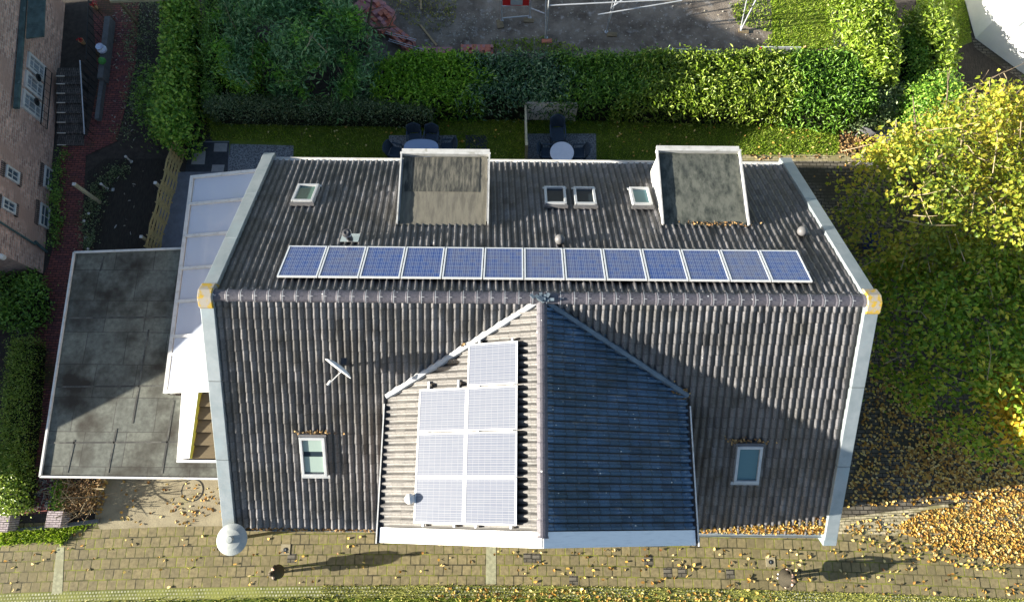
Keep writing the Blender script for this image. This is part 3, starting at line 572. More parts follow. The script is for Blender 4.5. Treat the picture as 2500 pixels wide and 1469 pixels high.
# ---- vents
def vent(px, py, fn, kind):
    p = fn(px, py); s = MB()
    if kind == 'dome':
        s.lathe([(.10, -.1), (.10, .12), (.135, .13), (.14, .2), (.11, .27), (.05, .31), (.001, .315)], p, 16); ob = s.obj('vent_cowl', 'pipe_grey', house, smooth=True)
    elif kind == 'pale':
        s.lathe([(.09, -.1), (.09, .16), (.12, .17), (.125, .24), (.1, .32), (.04, .36), (.001, .365)], p, 16); ob = s.obj('vent_cowl', 'cowl_pale', house, smooth=True)
    else:
        s.lathe([(.085, -.1), (.085, .40), (.115, .41), (.115, .50), (.06, .52), (.001, .5)], p, 16); ob = s.obj('flue_pipe', 'pipe_dark', house)
        ORG[ob.name] = ORG['tiled_house']
        MB().lathe([(.12, .43), (.125, .47), (.12, .48), (.118, .43)], p, 16).obj('band', 'chrome', ob)
        MB().obox(p + NB * .06, (1, 0, 0), (0, -1, K), NB, .24, .15, .008).obj('flashing', 'chrome', ob)
vent(856, 585, back, 'pipe'); vent(1366, 590, back, 'dome'); vent(1953, 570, back, 'dome')
vent(1004, 1217, gleft, 'pale')

# ---- cross gable
GE_L, GE_R, GF, GB = -3.10, 4.40, -5.33, .05
def zg(x, off=0): return ZR - GM * abs(x - GX) + off
NL = np.array([-GM, 0, 1]) / math.hypot(1, GM); NR = np.array([GM, 0, 1]) / math.hypot(1, GM)
cg = bpy.data.objects.new('cross_gable', None); COL.objects.link(cg); cg.parent = house; ORG[cg.name] = ORG['tiled_house']
rp = [np.array([GX, GB, ZR + .01]), np.array([GX, GF, ZR + .01])]
nwv = 31
tile_slope('left_slope', rp[0], rp[1], (GE_L, GF, zg(GE_L)), (GE_L, GB, zg(GE_L)), nwv, 15, NL, 'gable_tile', cg, h=.052, seed=8, roll=.5)
tile_slope('right_slope', rp[1], rp[0], (GE_R, GB, zg(GE_R)), (GE_R, GF, zg(GE_R)), nwv, 14, NR, 'gable_tile_shade', cg, h=.062, seed=9, roll=.5)
w = MB(); 
w.add([(GE_L + .25, -1.5, zg(GE_L + .25) - .06), (GE_L + .25, GF - .24, zg(GE_L + .25) - .06), (GE_L + .25, GF - .24, 0), (GE_L + .25, -1.5, 0), (GE_R - .25, -1.5, zg(GE_R - .25) - .06), (GE_R - .25, GF - .24, zg(GE_R - .25) - .06), (GE_R - .25, GF - .24, 0), (GE_R - .25, -1.5, 0), (GX, -1.5, ZR - .06), (GX, GF - .24, ZR - .06)],
      [(0, 1, 2, 3), (7, 6, 5, 4), (2, 1, 9, 5, 6), (0, 8, 9, 1), (9, 8, 4, 5)]); w.obj('gable_wall', 'wall_brick_plain', cg)
rcg = MB(); st = .335; k0 = int((GB - GF) / st)
for i in range(k0 + 1):
    y0 = -.12 - i * st
    if y0 - st < GF - .28: break
    vs = []; n = 8
    for y, rr in ((y0 + .03, .125), (y0 - st * .8, .108), (y0 - st, .125)):
        for k in range(n + 1):
            t = math.pi * (k / n * 1.1 - .05); vs.append((GX - math.cos(t) * rr * 1.1, y, ZR + .02 + math.sin(t) * rr * .8))
    rcg.add(vs, [(j * (n + 1) + k, (j + 1) * (n + 1) + k, (j + 1) * (n + 1) + k + 1, j * (n + 1) + k + 1) for j in range(2) for k in range(n)])
rcg.obj('ridge_caps', 'ridge_tile', cg)
for xe, nrm, nm in ((GE_L, NL, 'white_flashing'), (GE_R, NR, 'white_flashing')):
    s = MB(); y0, y1 = GF - .015, GF - .36
    q = [(GX, y0, ZR), (xe, y0, zg(xe)), (xe, y1, zg(xe)), (GX, y1, ZR)]; s.plate([np.array(p) + nrm * -.1 for p in q], nrm, .155); s.obj('verge_board', nm, cg)
    s = MB(); sg = -1 if xe < 0 else 1
    s.beam((xe + sg * .03, -2.4, zg(xe) - .02), (xe + sg * .03, GF - .38, zg(xe) - .02), .07, .13); s.obj('eaves_gutter', 'dark_rubber', cg)
    s = MB(); s.beam((xe + sg * .085, -2.4, zg(xe) + .03), (xe + sg * .085, GF - .38, zg(xe) + .03), .03, .1); s.obj('gutter_rim', 'white_paint', cg)
    # valley flashing along the intersection with the main roof
    D = abs(xe - GX); yv = -GM * D / K; p, q = np.array([GX + sg * .12, -.07 - .03, ZR - GM * .12 + .07]), np.array([xe + sg * .05, yv, zg(xe) + .09]); nn = 14; V = []
    s = MB(); nv = (nrm + NF); nv /= np.linalg.norm(nv); dd = (q - p) / np.linalg.norm(q - p); sd = np.cross(dd, nv)
    pts = [p + (q - p) * k / nn + nv * random.uniform(-.008, .012) for k in range(nn + 1)]; vs = []
    for k, c in enumerate(pts):
        ww = .085 + .018 * (k % 2)
        for a, b in ((-1, -.05), (-.5, .03), (.5, .03), (1, -.05)): vs.append(c + sd * ww * a + nv * b)
    fs = [(k * 4 + j, k * 4 + j + 1, (k + 1) * 4 + j + 1, (k + 1) * 4 + j) for k in range(nn) for j in range(3)]; s.add(vs, fs)
    s.obj('valley_flashing', 'lead' if sg < 0 else 'zinc_dark', cg)  # shaded right valley coloured darker and bluer than the sunlit left one
for x0, x1, z0, z1, nm in ((-2.2, -.9, 1.0, 2.3, 'window'), (1.9, 3.2, 1.0, 2.3, 'window'), (.2, 1.25, 0.02, 2.1, 'door'), (-.4, 1.8, 3.6, 4.9, 'window')):
    yy = GF - .24; f = MB()
    for x in (x0, x1): f.box(x - .04, x + .04, yy - .05, yy + .02, z0 - .04, z1 + .04)
    for z in (z0, z1): f.box(x0 + .041, x1 - .041, yy - .048, yy + .02, z - .04, z + .04)
    MB_ = f.obj(nm, 'white_paint', cg); MB().box(x0 + .042, x1 - .042, yy - .03, yy + .015, z0 + .042, z1 - .042).obj('pane' if nm == 'window' else 'leaf', 'window_pane' if nm == 'window' else 'timber_old', cg)
s = MB()
for k in range(16):
    a = random.uniform(0, 6.28); rr = abs(random.gauss(0, .12)); s.obox((GX + rr * math.cos(a) * 1.3, -.08 + rr * math.sin(a) * .5, ZR + .17 + random.uniform(-.02, .05)), (math.cos(a), math.sin(a), .2), (-math.sin(a), math.cos(a), 0), (0, 0, 1), .06, .035, .02)
s.obj('apex_flashing', 'zinc_dark', cg)
# small casement standing open in the right hand gable wall
s = MB(); q = [g(2003, 508, 3.4), g(2021, 514, 3.4), g(2022, 545, 3.4), g(2006, 538, 3.4)]
xw = wr + .0; s.beam((xw, 3.7, 3.5), (xw + .42, 3.62, 3.5), .04, .08); s.beam((xw + .42, 3.62, 3.5), (xw + .40, 3.15, 3.5), .04, .08); s.beam((xw, 3.7, 2.6), (xw + .42, 3.62, 2.6), .04, .08); s.beam((xw + .42, 3.62, 2.6), (xw + .42, 3.62, 3.46), .04, .05)
s.obj('open_casement', 'white_paint', house)

# ================================================================== SOLAR PANELS
def panel_proto(name, w, l, cells, label, group):
    o = thing(name, label, 'solar panel', (0, 0, 0), group)
    f = MB(); t = .035
    for sx in (-1, 1): f.box(sx * w / 2 - (t if sx > 0 else 0), sx * w / 2 + (0 if sx > 0 else t), -l / 2, l / 2, 0, .045)
    for sy in (-1, 1): f.box(-w / 2 + t, w / 2 - t, sy * l / 2 - (t if sy > 0 else 0), sy * l / 2 + (0 if sy > 0 else t), 0.001, .044)
    f.obj('frame', 'panel_frame', o)
    a, b = w / 2 - t, l / 2 - t; V = np.array([(-a, -b, .038), (a, -b, .038), (a, b, .038), (-a, b, .038), (-a, -b, .012), (a, -b, .012), (a, b, .012), (-a, b, .012)])
    link('cells', V, [(0, 1, 2, 3), (7, 6, 5, 4)], cells, o, uv=[(0, 0), (1, 0), (1, 1), (0, 1)] * 2); return o
def place(o, p, ex, ey, ez):
    m = Matrix(((ex[0], ey[0], ez[0], p[0]), (ex[1], ey[1], ez[1], p[1]), (ex[2], ey[2], ez[2], p[2]), (0, 0, 0, 1))); o.location = m.to_translation(); o.rotation_mode = 'XYZ'; o.rotation_euler = m.to_euler()
def nz(v): v = np.array(v, float); return v / np.linalg.norm(v)
ORD = ['first', 'second', 'third', 'fourth', 'fifth', 'sixth', 'seventh', 'eighth', 'ninth', 'tenth', 'eleventh', 'twelfth', 'last']
OFF = .13
c1, c2, c3, c4 = back(679, 678, OFF), back(1983, 689, OFF), back(1948, 615, OFF), back(702, 602, OFF)
pitch = np.linalg.norm(c2 - c1) / 13; ll = np.linalg.norm((c4 + c3) / 2 - (c1 + c2) / 2)
ex = nz((c2 - c1) + (c3 - c4)); ez = NB; ey = nz(np.cross(ez, ex)) ; mid0 = (c1 + c4) / 2; mid1 = (c2 + c3) / 2
pr = None
for i in range(13):
    lab = 'blue solar panel, %s from the left in the long row on the back slope' % ORD[i] if i < 12 else 'blue solar panel at the right end of the long row on the back slope'
    if pr is None: o = pr = panel_proto('solar_panel', pitch - .022, ll, 'cells_blue', lab, 'blue panels in the long row')
    else: o = copy_tree(pr); o['label'] = lab
    place(o, mid0 + (mid1 - mid0) * (i + .5) / 13, ex, ey, ez)
rl = MB()
tg = tag(MB().beam(back(688, 655, .07), back(1975, 666, .07), .05, .06, NB).beam(back(700, 622, .07), back(1950, 633, .07), .05, .06, NB).obj('mounting_rail', 'steel'), 'metal mounting rails under the long row of blue panels', 'rail')
pg = None; exg, eyg = nz((1, 0, GM)), np.array([0, 1, 0.])
px0, px1, px2 = -2.215, -1.0, .195; rows = [(-1.04, -2.07), (-2.10, -3.13), (-3.16, -4.18), (-4.21, -5.22)]
lg = math.hypot(1, GM) * 1.195
labs = {(1, 0): 'pale solar panel alone at the top of the gable stack', (0, 1): 'pale solar panel at the upper left of the six lower gable panels', (1, 1): 'pale solar panel just below the top one beside the gable ridge', (0, 2): 'pale solar panel in the left gable column, middle row of three', (1, 2): 'pale solar panel in the right gable column, third from top', (0, 3): 'pale solar panel at the lower left, beside the round vent cowl', (1, 3): 'pale solar panel at the lower right, between gable ridge and white verge board'}
for (ci, ri_), lab in labs.items():
    if pg is None: o = pg = panel_proto('solar_panel', lg, 1.025, 'cells_glare', lab, 'pale panels on the cross gable')
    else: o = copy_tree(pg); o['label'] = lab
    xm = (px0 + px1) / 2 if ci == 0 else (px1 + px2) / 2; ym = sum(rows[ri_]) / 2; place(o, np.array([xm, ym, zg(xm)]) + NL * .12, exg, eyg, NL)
s = MB()
for xm in (-2.0, -1.25, -.75, .05):
    s.beam(np.array([xm, -1.9 if xm < -1 else -.95, zg(xm)]) + NL * .085, np.array([xm, -5.3, zg(xm)]) + NL * .085, .05, .06, NL)
tag(s.obj('mounting_rail', 'steel'), 'metal mounting rails under the pale gable panels', 'rail')

# ================================================================== SATELLITE DISH
p = front(854, 893); sd_ = thing('satellite_dish', 'pale satellite dish on a short mast standing on the front slope', 'satellite dish', tuple(p))
top = p + [0, 0, .62]
MB().tube(p - [0, 0, .1], top, .03).obj('mast', 'pipe_dark', sd_); MB().obox(top + [0, 0, -.05], (1, 0, 0), (0, 1, 0), (0, 0, 1), .07, .08, .09).obj('bracket', 'pipe_dark', sd_)
dn = nz((-.57, -.82, .05)); a_ = nz(np.cross((0, 0, 1), dn)); b_ = np.cross(dn, a_); M3 = np.column_stack([a_, b_, dn]); dc = top + dn * .14
MB().lathe([(.001, 0), (.18, .015), (.32, .05), (.385, .085), (.39, .082), (.32, .035), (.18, -.005), (.001, -.02)], dc, 28, M3).obj('reflector', 'dish_white', sd_, smooth=True)
tip = dc + dn * .52 - b_ * .18; MB().tube(dc - b_ * .36 + dn * .06, tip, .014).obj('feed_arm', 'dish_white', sd_); MB().tube(tip, tip + (dc - tip) * .22, .035, .028).obj('receiver', 'dish_white', sd_)

# ================================================================== GARAGE, GLASS ROOF, SHINGLE LEAN-TO
ZG = 2.5
gq = [g(100, 1163, ZG), g(183, 617, ZG), g(447, 605, ZG), g(405, 958, ZG), g(443, 965, ZG), g(432, 1117, ZG)]
gar = thing('flat_roof_garage', 'garage with weathered grey felt flat roof and thin white edge', 'garage', (-11.5, -.8, 0))
gpoly = [tuple(gq[0][:2]), tuple(gq[1][:2]), (-10.62, gq[1][1] + .17), (-10.48, -1.72), (-9.9, -1.78), (-9.78, -3.6), (-7.75, -3.6), (-7.75, gq[0][1] - .02)]
MB().prism([(x * .985 - .17, y * .97) for x, y in gpoly], 0, ZG - .12).obj('wall', 'wall_brick_plain', gar)
MB().prism(gpoly, ZG - .1, ZG).obj('felt_roof', 'bitumen', gar)
s = MB(); E = gpoly
for a, b in ((E[0], E[1]), (E[1], E[2]), (E[7], E[0])): s.beam((*a, ZG - .02), (*b, ZG - .02), .06, .17)
s.obj('roof_edge', 'white_paint', gar)
s = MB()
for t in (.31, .62, .86):
    a = np.array(E[1]) * (1 - t) + np.array(E[0]) * t; x1 = -10.6 if t < .66 else -9.9; s.beam((a[0] + .08, a[1], ZG + .003), (x1, a[1] + .06, ZG + .003), .05, .012)
for x, y0, y1 in ((-13.1, -4.05, -3.1), (-11.9, -4.05, -2.75), (-10.3, -4.05, -1.9), (-11.4, -2.6, .3), (-13.2, 2.2, 2.7)): s.beam((x, y0, ZG + .003), (x + .05, y1, ZG + .003), .05, .012)
s.obj('felt_seams', 'felt_seam', gar)

con = thing('glazed_lean_to', 'white framed lean-to roof with opal panes between garage and house', 'canopy', (-9.2, 1.9, 0))
ZC0, ZC1 = 2.72, 3.35; o0, o1 = g(472, 434, ZC0), g(407, 956, ZC0); xi = -7.7
def cz(x): return ZC0 + (ZC1 - ZC0) * (x - o0[0]) / (xi - o0[0])
nc_ = nz((-(ZC1 - ZC0), 0, xi - o0[0]))
ys = [o0[1]] + [g(px, py, ZC0)[1] for px, py in ((466, 500), (459, 578), (449, 657), (437, 737), (427, 822), (420, 866))] + [o1[1]]
def cxl(y): return o0[0] + (o1[0] - o0[0]) * (y - o0[1]) / (o1[1] - o0[1])
for i in range(7):
    a, b = ys[i] - .03, ys[i + 1] + .03; q = [np.array([cxl(y) + .06, y, cz(cxl(y) + .06)]) for y in (a, b)] + [np.array([xi, y, cz(xi)]) for y in (b, a)]
    MB().plate(q, nc_, .012).obj('pane', 'opal_sheet', con)
s = MB()
for i, y in enumerate(ys): s.beam((cxl(y), y, cz(cxl(y)) + .03), (xi, y, cz(xi) + .03), .085 if 0 < i < 7 else .1, .1)
s.beam((cxl(ys[0]) - .02, ys[0] + .05, ZC0 + .0), (cxl(ys[-1]) - .02, ys[-1] - .05, ZC0 + .0), .12, .13)
s.obj('frame', 'white_paint', con)
s = MB()
for y in ys[1::2]: s.box(cxl(y) + .02, cxl(y) + .1, y - .04, y + .04, 0, ZC0)
s.beam((-10.2, 5.3, 2.5), (-7.8, 3.2, 2.9), .06, .08); s.beam((-7.9, 5.2, 2.9), (-10.0, 3.4, 2.5), .06, .08); s.beam((-10.1, 3.2, 2.5), (-7.9, 1.4, 2.9), .06, .08); s.beam((-9.95, 5.3, 2.45), (-9.9, -1.6, 2.45), .07, .12)
s.obj('bracing', 'white_paint', con)
MB().box(-10.4, -7.75, -1.55, 5.2, .02, .06).obj('floor', 'slab_light', con)

lean = thing('shingled_lean_to', 'small brown shingled roof with broad white edging beside the garage roof', 'roof', (-8.9, -2.7, ZG))
s = MB(); xa = -9.38; wdt = .38
for i in range(5):
    y0 = -1.72 - i * wdt; y1 = y0 - wdt; s.hexa([(xa, y1, ZG + .02), (-7.7, y1, ZG + .02), (-7.7, y0, ZG + .02), (xa, y0, ZG + .02)], [(xa, y1, ZG + .2), (-7.7, y1, ZG + .2), (-7.7, y0 + .02, ZG + .12), (xa, y0 + .02, ZG + .12)])
s.obj('shingles', 'shingle', lean)
s = MB(); wl_ = [g(443, 962, ZG + .2), g(432, 1117, ZG + .2)]
s.hexa([(wl_[1][0], -3.66, ZG + .0), (xa - .05, -3.62, ZG), (xa - .05, -1.66, ZG), (wl_[0][0], -1.70, ZG)], [(wl_[1][0], -3.66, ZG + .2), (xa - .05, -3.62, ZG + .26), (xa - .05, -1.66, ZG + .26), (wl_[0][0], -1.70, ZG + .2)])
s.beam((wl_[1][0], -3.70, ZG + .1), (-7.7, -3.70, ZG + .1), .07, .2); s.obj('edging', 'white_render', lean)
MB().box(xa - .05, xa, -3.62, -1.68, ZG + .02, ZG + .24).obj('drip_edge', 'yellow_edge', lean)

# ================================================================== STREET LAMP
lb = g(566, 1316, 4.35); lb[2] = 0; lamp = thing('street_lamp', 'street lamp with flat round pale hood at the left front corner of the tiled house', 'street lamp', tuple(lb))
MB().tube(lb, lb + [0, 0, 1.1], .075, .07, 14).tube(lb + [0, 0, 1.1], lb + [0, 0, 4.15], .05, .04, 14).lathe([(.08, 1.08), (.08, 1.14), (.05, 1.16)], lb, 14).obj('pole', 'pole_olive', lamp)
MB().lathe([(.10, 4.18), (.16, 4.24), (.38, 4.32), (.405, 4.34), (.40, 4.355), (.25, 4.42), (.10, 4.45), (.001, 4.452)], lb, 40).obj('hood', 'lamp_grey', lamp)
MB().lathe([(.095, 4.44), (.095, 4.56), (.085, 4.575), (.001, 4.58)], lb, 24).obj('cap', 'lamp_grey', lamp); MB().lathe([(.09, 3.95), (.12, 4.0), (.13, 4.18), (.09, 4.19)], lb, 20).obj('lantern', 'window_grey', lamp)
# ================================================================== COVERS AND DRAINS
def cover(px, py, lab, name='drain_cap'):
    c = g(px, py); o = thing(name, lab, 'drain cover', tuple(c), 'round caps in the pavement')
    MB().box(c[0] - .15, c[0] + .15, c[1] - .15, c[1] + .17, .002, .016).obj('surround', 'concrete', o); MB().lathe([(.07, .01), (.07, .026), (.055, .03), (.001, .028)], c, 18).obj('lid', 'iron_black', o)
    MB().box(c[0] - .012, c[0] + .012, c[1] - .03, c[1] + .03, .03, .034).obj('slot', 'zinc', o)
cover(697, 1341, 'small black round cap in the pavement just right of the lamp'); cover(1881, 1371, 'small black round cap in the pavement before the right end of the house')
c = g(470, 1196); rg_ = MB()
n = 40; vs = []
for r_, z in ((.335, .014), (.335, .022), (.36, .022), (.36, .014)):
    for k in range(n): vs.append((c[0] + r_ * math.cos(6.2832 * k / n), c[1] + r_ * math.sin(6.2832 * k / n), z))
rg_.add(vs, [(j * n + k, j * n + (k + 1) % n, (j + 1) * n + (k + 1) % n, (j + 1) * n + k) for j in range(3) for k in range(n)])
mh = thing('manhole_cover', 'large round manhole cover with dark rim in the concrete driveway', 'manhole cover', tuple(c)); rg_.obj('rim', 'iron_black', mh); MB().lathe([(.33, .013), (.33, .018), (.001, .019)], c, 36).obj('lid', 'concrete', mh)
# darker replaced pavers
for q in ((712, 1362), (1288, 1361), (1583, 1367), (1630, 1397), (1666, 1397), (1783, 1400), (1400, 1416), (1310, 1362)):
    c = g(*q); MB_ = MB().box(c[0] - .135, c[0] + .135, c[1] - .14, c[1] + .14, .001, .005).obj('dark_paver', 'side_paver'); struct(MB_)
# ================================================================== BRICK PIERS AND LOW WALL
pc = None
for (x0, y0, x1, y1), lab in (((112, 1249, 151, 1285), 'low square brick pier by the driveway corner'), ((-18, 1259, 23, 1297), 'low square brick pier at the left edge of the photo')):
    a, b = g(x0, y1, .5), g(x1, y0, .5); c = (a + b) / 2; c[2] = 0; hx = .25
    o = thing('brick_pier', lab, 'brick pier', tuple(c), 'low brick piers'); MB().box(c[0] - hx + .02, c[0] + hx - .02, c[1] - hx + .02, c[1] + hx - .02, 0, .44).obj('shaft', 'pier_brick', o); MB().box(c[0] - hx, c[0] + hx, c[1] - hx, c[1] + hx, .44, .5).obj('cap', 'pier_brick', o, bevel=.01)
s = MB(); a, b = g(150, 1283), g(245, 1270); s.beam((a[0], a[1], .06), (b[0], b[1], .06), .12, .12); a, b = g(25, 1294), g(112, 1286); s.beam((a[0], a[1], .03), (b[0], b[1], .03), .1, .06)
tag(s.obj('kerb_stones', 'stone_grey'), 'narrow kerb stones between the brick piers and the driveway', 'kerb')
s = MB(); a, b = g(2048, 1268), g(2310, 1233); s.beam((a[0], a[1], .05), (b[0], b[1], .05), .1, .13); tag(s.obj('kerb_edging', 'edge_paver'), 'low pale kerb running from the right end of the house into the leaves', 'kerb')

# ================================================================== NEIGHBOUR BRICK HOUSE (left)
w0, w1 = g(105, 668), g(160, 0); wd = nz([w1[0] - w0[0], w1[1] - w0[1], 0]); wn_ = np.array([wd[1], -wd[0], 0])
def wall(px, py, off=0): return onplane(px, py, wn_, wn_ @ w0 + off)
bh = thing('brick_house', 'tall brown brick house at the left edge with white windows', 'house', tuple(w0))
pA, pB = w0, w0 + wd * 15.5; bk = -wn_ * 9
def eaveroof(y): return 6.42 + .44 * (y - 4.4)
ridge_y = 7.6; zE = eaveroof(w0[1]) - .05; zRid = eaveroof(ridge_y)
def wpt(y): t = (y - w0[1]) / wd[1]; return w0 + wd * t
yB = 2 * ridge_y - w0[1] + 2.0; pR, pEnd = wpt(ridge_y), wpt(yB); zEnd = zRid - .4 * (yB - ridge_y)
s = MB(); P = [pA, pR, pEnd]; zt = [zE, zRid, zEnd]; vs = []
for p, z in zip(P, zt): vs += [(p[0], p[1], 0), (p[0], p[1], z), (p[0] + bk[0], p[1] + bk[1], 0), (p[0] + bk[0], p[1] + bk[1], z)]
s.add(vs, [(0, 4, 5, 1), (4, 8, 9, 5), (3, 7, 6, 2), (7, 11, 10, 6), (8, 10, 11, 9)]); s.obj('side_wall', 'house_brick', bh)
MB().add([vs[0], vs[1], vs[3], vs[2]], [(0, 1, 2, 3)]).obj('front_wall', 'house_brick_front', bh)
s = MB(); 
for (p, z), (q, zq) in (((pA - wd * .25, zE - .12), (pR, zRid)), ((pR, zRid), (pEnd + wd * .2, zEnd - .05))):
    o = wn_ * .12; nn = nz(np.cross(np.array([q[0] - p[0], q[1] - p[1], zq - z]), -wn_)); nn = nn if nn[2] > 0 else -nn
    s.plate([np.array([p[0], p[1], z]) + o, np.array([q[0], q[1], zq]) + o, np.array([q[0], q[1], zq]) + bk, np.array([p[0], p[1], z]) + bk], nn, .14)
s.obj('roof', 'dark_tiles', bh)
# unseen wing further left, its roof shaped to cast the shade on the garage
s = MB(); X0, X1 = -20.0, -27.0
def zw(y): return 5.1 + .6 * (y + 2.05)
s.add([(X0, -4.6, 0), (X0, -4.6, zw(-4.6)), (X0, 1.2, zw(1.2)), (X0, 5, 4.6), (X0, 5, 0), (X1, -4.6, 0), (X1, -4.6, zw(-4.6)), (X1, 1.2, zw(1.2)), (X1, 5, 4.6), (X1, 5, 0)],
      [(4, 3, 2, 1, 0), (5, 6, 7, 8, 9), (0, 1, 6, 5), (3, 4, 9, 8), (1, 2, 7, 6), (2, 3, 8, 7)]); s.obj('unseen_wing', 'house_brick', bh)
# windows on the side wall
def wframe(quad, name, label, pane, t=.05, bars=1, vb=0):
    q = [wall(*k) for k in quad]; zc_ = np.array([k[2] for k in q]); yc = np.array([(k - w0) @ wd for k in q]); y0, y1, z0, z1 = np.sort(yc)[:2].mean(), np.sort(yc)[2:].mean(), np.sort(zc_)[:2].mean(), np.sort(zc_)[2:].mean()
    def P(y, z, o=0): b = w0 + wd * y + wn_ * o; return np.array([b[0], b[1], z])
    f = MB(); o = .035
    for y in (y0 + t / 2, y1 - t / 2): f.beam(P(y, z0, o), P(y, z1, o), t, .07, wn_)
    for z in (z0 + t / 2, z1 - t / 2): f.beam(P(y0 + t, z, o), P(y1 - t, z, o), t, .07, wn_)
    ob = f.obj('window', 'white_paint', bh); ob['label'] = label; ORG[ob.name] = ORG['brick_house']
    MB().hexa([P(y0 + t, z0 + t, .002), P(y1 - t, z0 + t, .002), P(y1 - t, z1 - t, .002), P(y0 + t, z1 - t, .002)], [P(y0 + t, z0 + t, .02), P(y1 - t, z0 + t, .02), P(y1 - t, z1 - t, .02), P(y0 + t, z1 - t, .02)]).obj('pane', pane, ob)
    b = MB()
    for k in range(1, bars + 1): z = z0 + (z1 - z0) * k / (bars + 1); b.beam(P(y0 + t, z, .03), P(y1 - t, z, .03), .022, .025, wn_)
    for k in range(1, vb + 1): y = y0 + (y1 - y0) * k / (vb + 1); b.beam(P(y, z0 + t, .031), P(y, z1 - t, .031), .022, .025, wn_)
    if bars + vb: b.obj('glazing_bar', 'white_paint', ob)
    return P, y0, y1, z0, z1, ob
for quad, lab in (([(16, 400), (45, 425), (42, 453), (9, 428)], 'small upper window, farther from the street'), ([(5, 478), (36, 501), (33, 527), (1, 505)], 'small upper window, nearer the street'), ([(108, 404), (131, 420), (126, 471), (103, 452)], 'taller lower window, farther from the street'), ([(98, 495), (121, 508), (115, 563), (92, 545)], 'taller lower window, nearer the street')):
    P, y0, y1, z0, z1, ob = wframe(quad, 'window', lab, 'window_pane', .06, 1, 1)
    sl = MB().beam(P((y0 + y1) / 2 - (y1 - y0) / 2 - .03, z0 - .06, .03), P(y1 + .03, z0 - .06, .03), .12, .08, wn_); sl.obj('sill', 'soldier', ob)
    MB().beam(P(y0 - .04, z1 + .11, .012), P(y1 + .04, z1 + .11, .012), .2, .03, wn_).obj('lintel', 'soldier', ob)
for k, (a, b, c, d) in enumerate((((67, 131), (110, 160), (107, 195), (62, 172)), ((61, 176), (106, 205), (103, 245), (56, 216)), ((55, 222), (103, 252), (99, 300), (49, 260)))):
    wframe([a, b, c, d], 'window', ('large three light window, sash farthest from the street', 'large three light window, middle sash', 'large three light window, sash nearest the street')[k], 'window_grey', .10, 2, 2)
s = MB(); a, b = wall(112, 165, .25), wall(95, 300, .25); zr1 = min(a[2], b[2])
A_, B_ = np.array([a[0], a[1], zr1]), np.array([b[0], b[1], zr1]); s.beam(A_, B_, .03, .04); s.beam(A_ - [0, 0, .35], B_ - [0, 0, .35], .025, .03)
for k in range(9): p = A_ + (B_ - A_) * k / 8; s.tube(p, p - [0, 0, .36], .009, n=6)
s.obj('window_guard', 'iron_black', bh)
for q in ((94, 190), (90, 249)):
    p = wall(*q, .3); MB().lathe([(.13, -.02), (.15, 0), (.13, .02), (.05, .02), (.05, -.02)], p, 14, np.column_stack([wd, (0, 0, 1.), wn_])).obj('round_ornament', 'iron_black', bh)
s = MB(); a, b = wall(58, 0, .15), wall(40, 262, .15); zz_ = (a[2] + b[2]) / 2; p, q = g(62, -40, zz_), g(40, 265, zz_); s.beam(p, q, .17, .1); p, q = g(92, -40, zz_), g(86, 92, zz_); s.beam(p, q, .62, .06); s.obj('copper_canopy', 'copper_green', bh)
s = MB(); a, b = wall(-6, 538, .06), wall(86, 596, .06); s.tube(a, b, .035); a, b = wall(86, 590, .06), wall(118, 618, .06); s.tube(a, b + [0, 0, .0], .05); s.obj('downpipe', 'copper_green', bh)
a = wall(12, 630, .1); MB().lathe([(.05, 0), (.09, .05), (.09, .22), (.03, .26)], a, 12).obj('wall_lamp', 'white_paint', bh)

# basement steps, handrail, ledge
st_ = thing('brick_steps', 'flight of dark brick steps climbing along the brick house wall', 'steps', tuple(g(165, 355)))
ya = [355, 326, 300, 276, 252, 229, 206, 187, 165]
for k in range(8):
    zt_ = .06 + .07 * k; a, b, c, d = g(138 - k * .4, ya[k], zt_), g(204 - k * 1.2, ya[k], zt_), g(204 - k * 1.2, ya[k + 1] + 1, zt_), g(138 - k * .4, ya[k + 1] + 1, zt_)
    xl_ = max(a[0], wpt(a[1])[0] + .02); q = [(xl_, a[1]), (b[0], b[1]), (c[0], c[1]), (xl_, d[1])]; MB().prism(q, 0, zt_).obj('step', 'brick_steps', st_)
    MB().tube((xl_ + .02, a[1] + .02, zt_ - .01), (xl_ + .35, a[1] + .02, zt_ - .005), .022, n=8).obj('nosing', 'weathered', st_)
hr = thing('handrail', 'pale metal handrail beside the brick steps', 'handrail', tuple(g(225, 300)))
p, q = g(195, 148, .95), g(206, 328, .6); MB().tube(p, q, .024).obj('rail', 'steel', hr); 
for k in range(10):
    c = p + (q - p) * k / 9; MB().tube(c, (c[0], c[1], .02), .012, n=6).obj('baluster', 'iron_black', hr)
hr2 = thing('handrail', 'dark railing with slanting bars at the head of the brick steps', 'handrail', tuple(g(230, 60)))
p, q = g(216, 0, 1.0), g(210, 145, 1.0); MB().tube(p, q, .02).obj('rail', 'iron_black', hr2)
for k in range(9):
    c = p + (q - p) * k / 8; MB().tube(c, (c[0], c[1], .02), .012, n=6).obj('baluster', 'iron_black', hr2)
s = MB(); a, b, c = g(262, 40, .4), g(244, 190, .4), g(236, 290, .2)
s.beam((a[0], a[1], .2), (b[0], b[1], .2), .22, .4); s.beam((b[0] - .05, b[1], .1), (c[0], c[1], .1), .16, .22); tag(s.obj('stone_ledge', 'stone_grey'), 'low grey stone ledge between the steps and the red brick path', 'wall')
p = g(253, 125, .42); s = MB(); s.lathe([(.10, 0), (.17, .05), (.18, .14), (.12, .22), (.15, .3), (.08, .27), (.001, .2)], p, 10); ob = s.obj('plastic_bag', 'bag_white', smooth=False); tag(ob, 'crumpled white plastic bag lying on the grey stone ledge', 'bag')
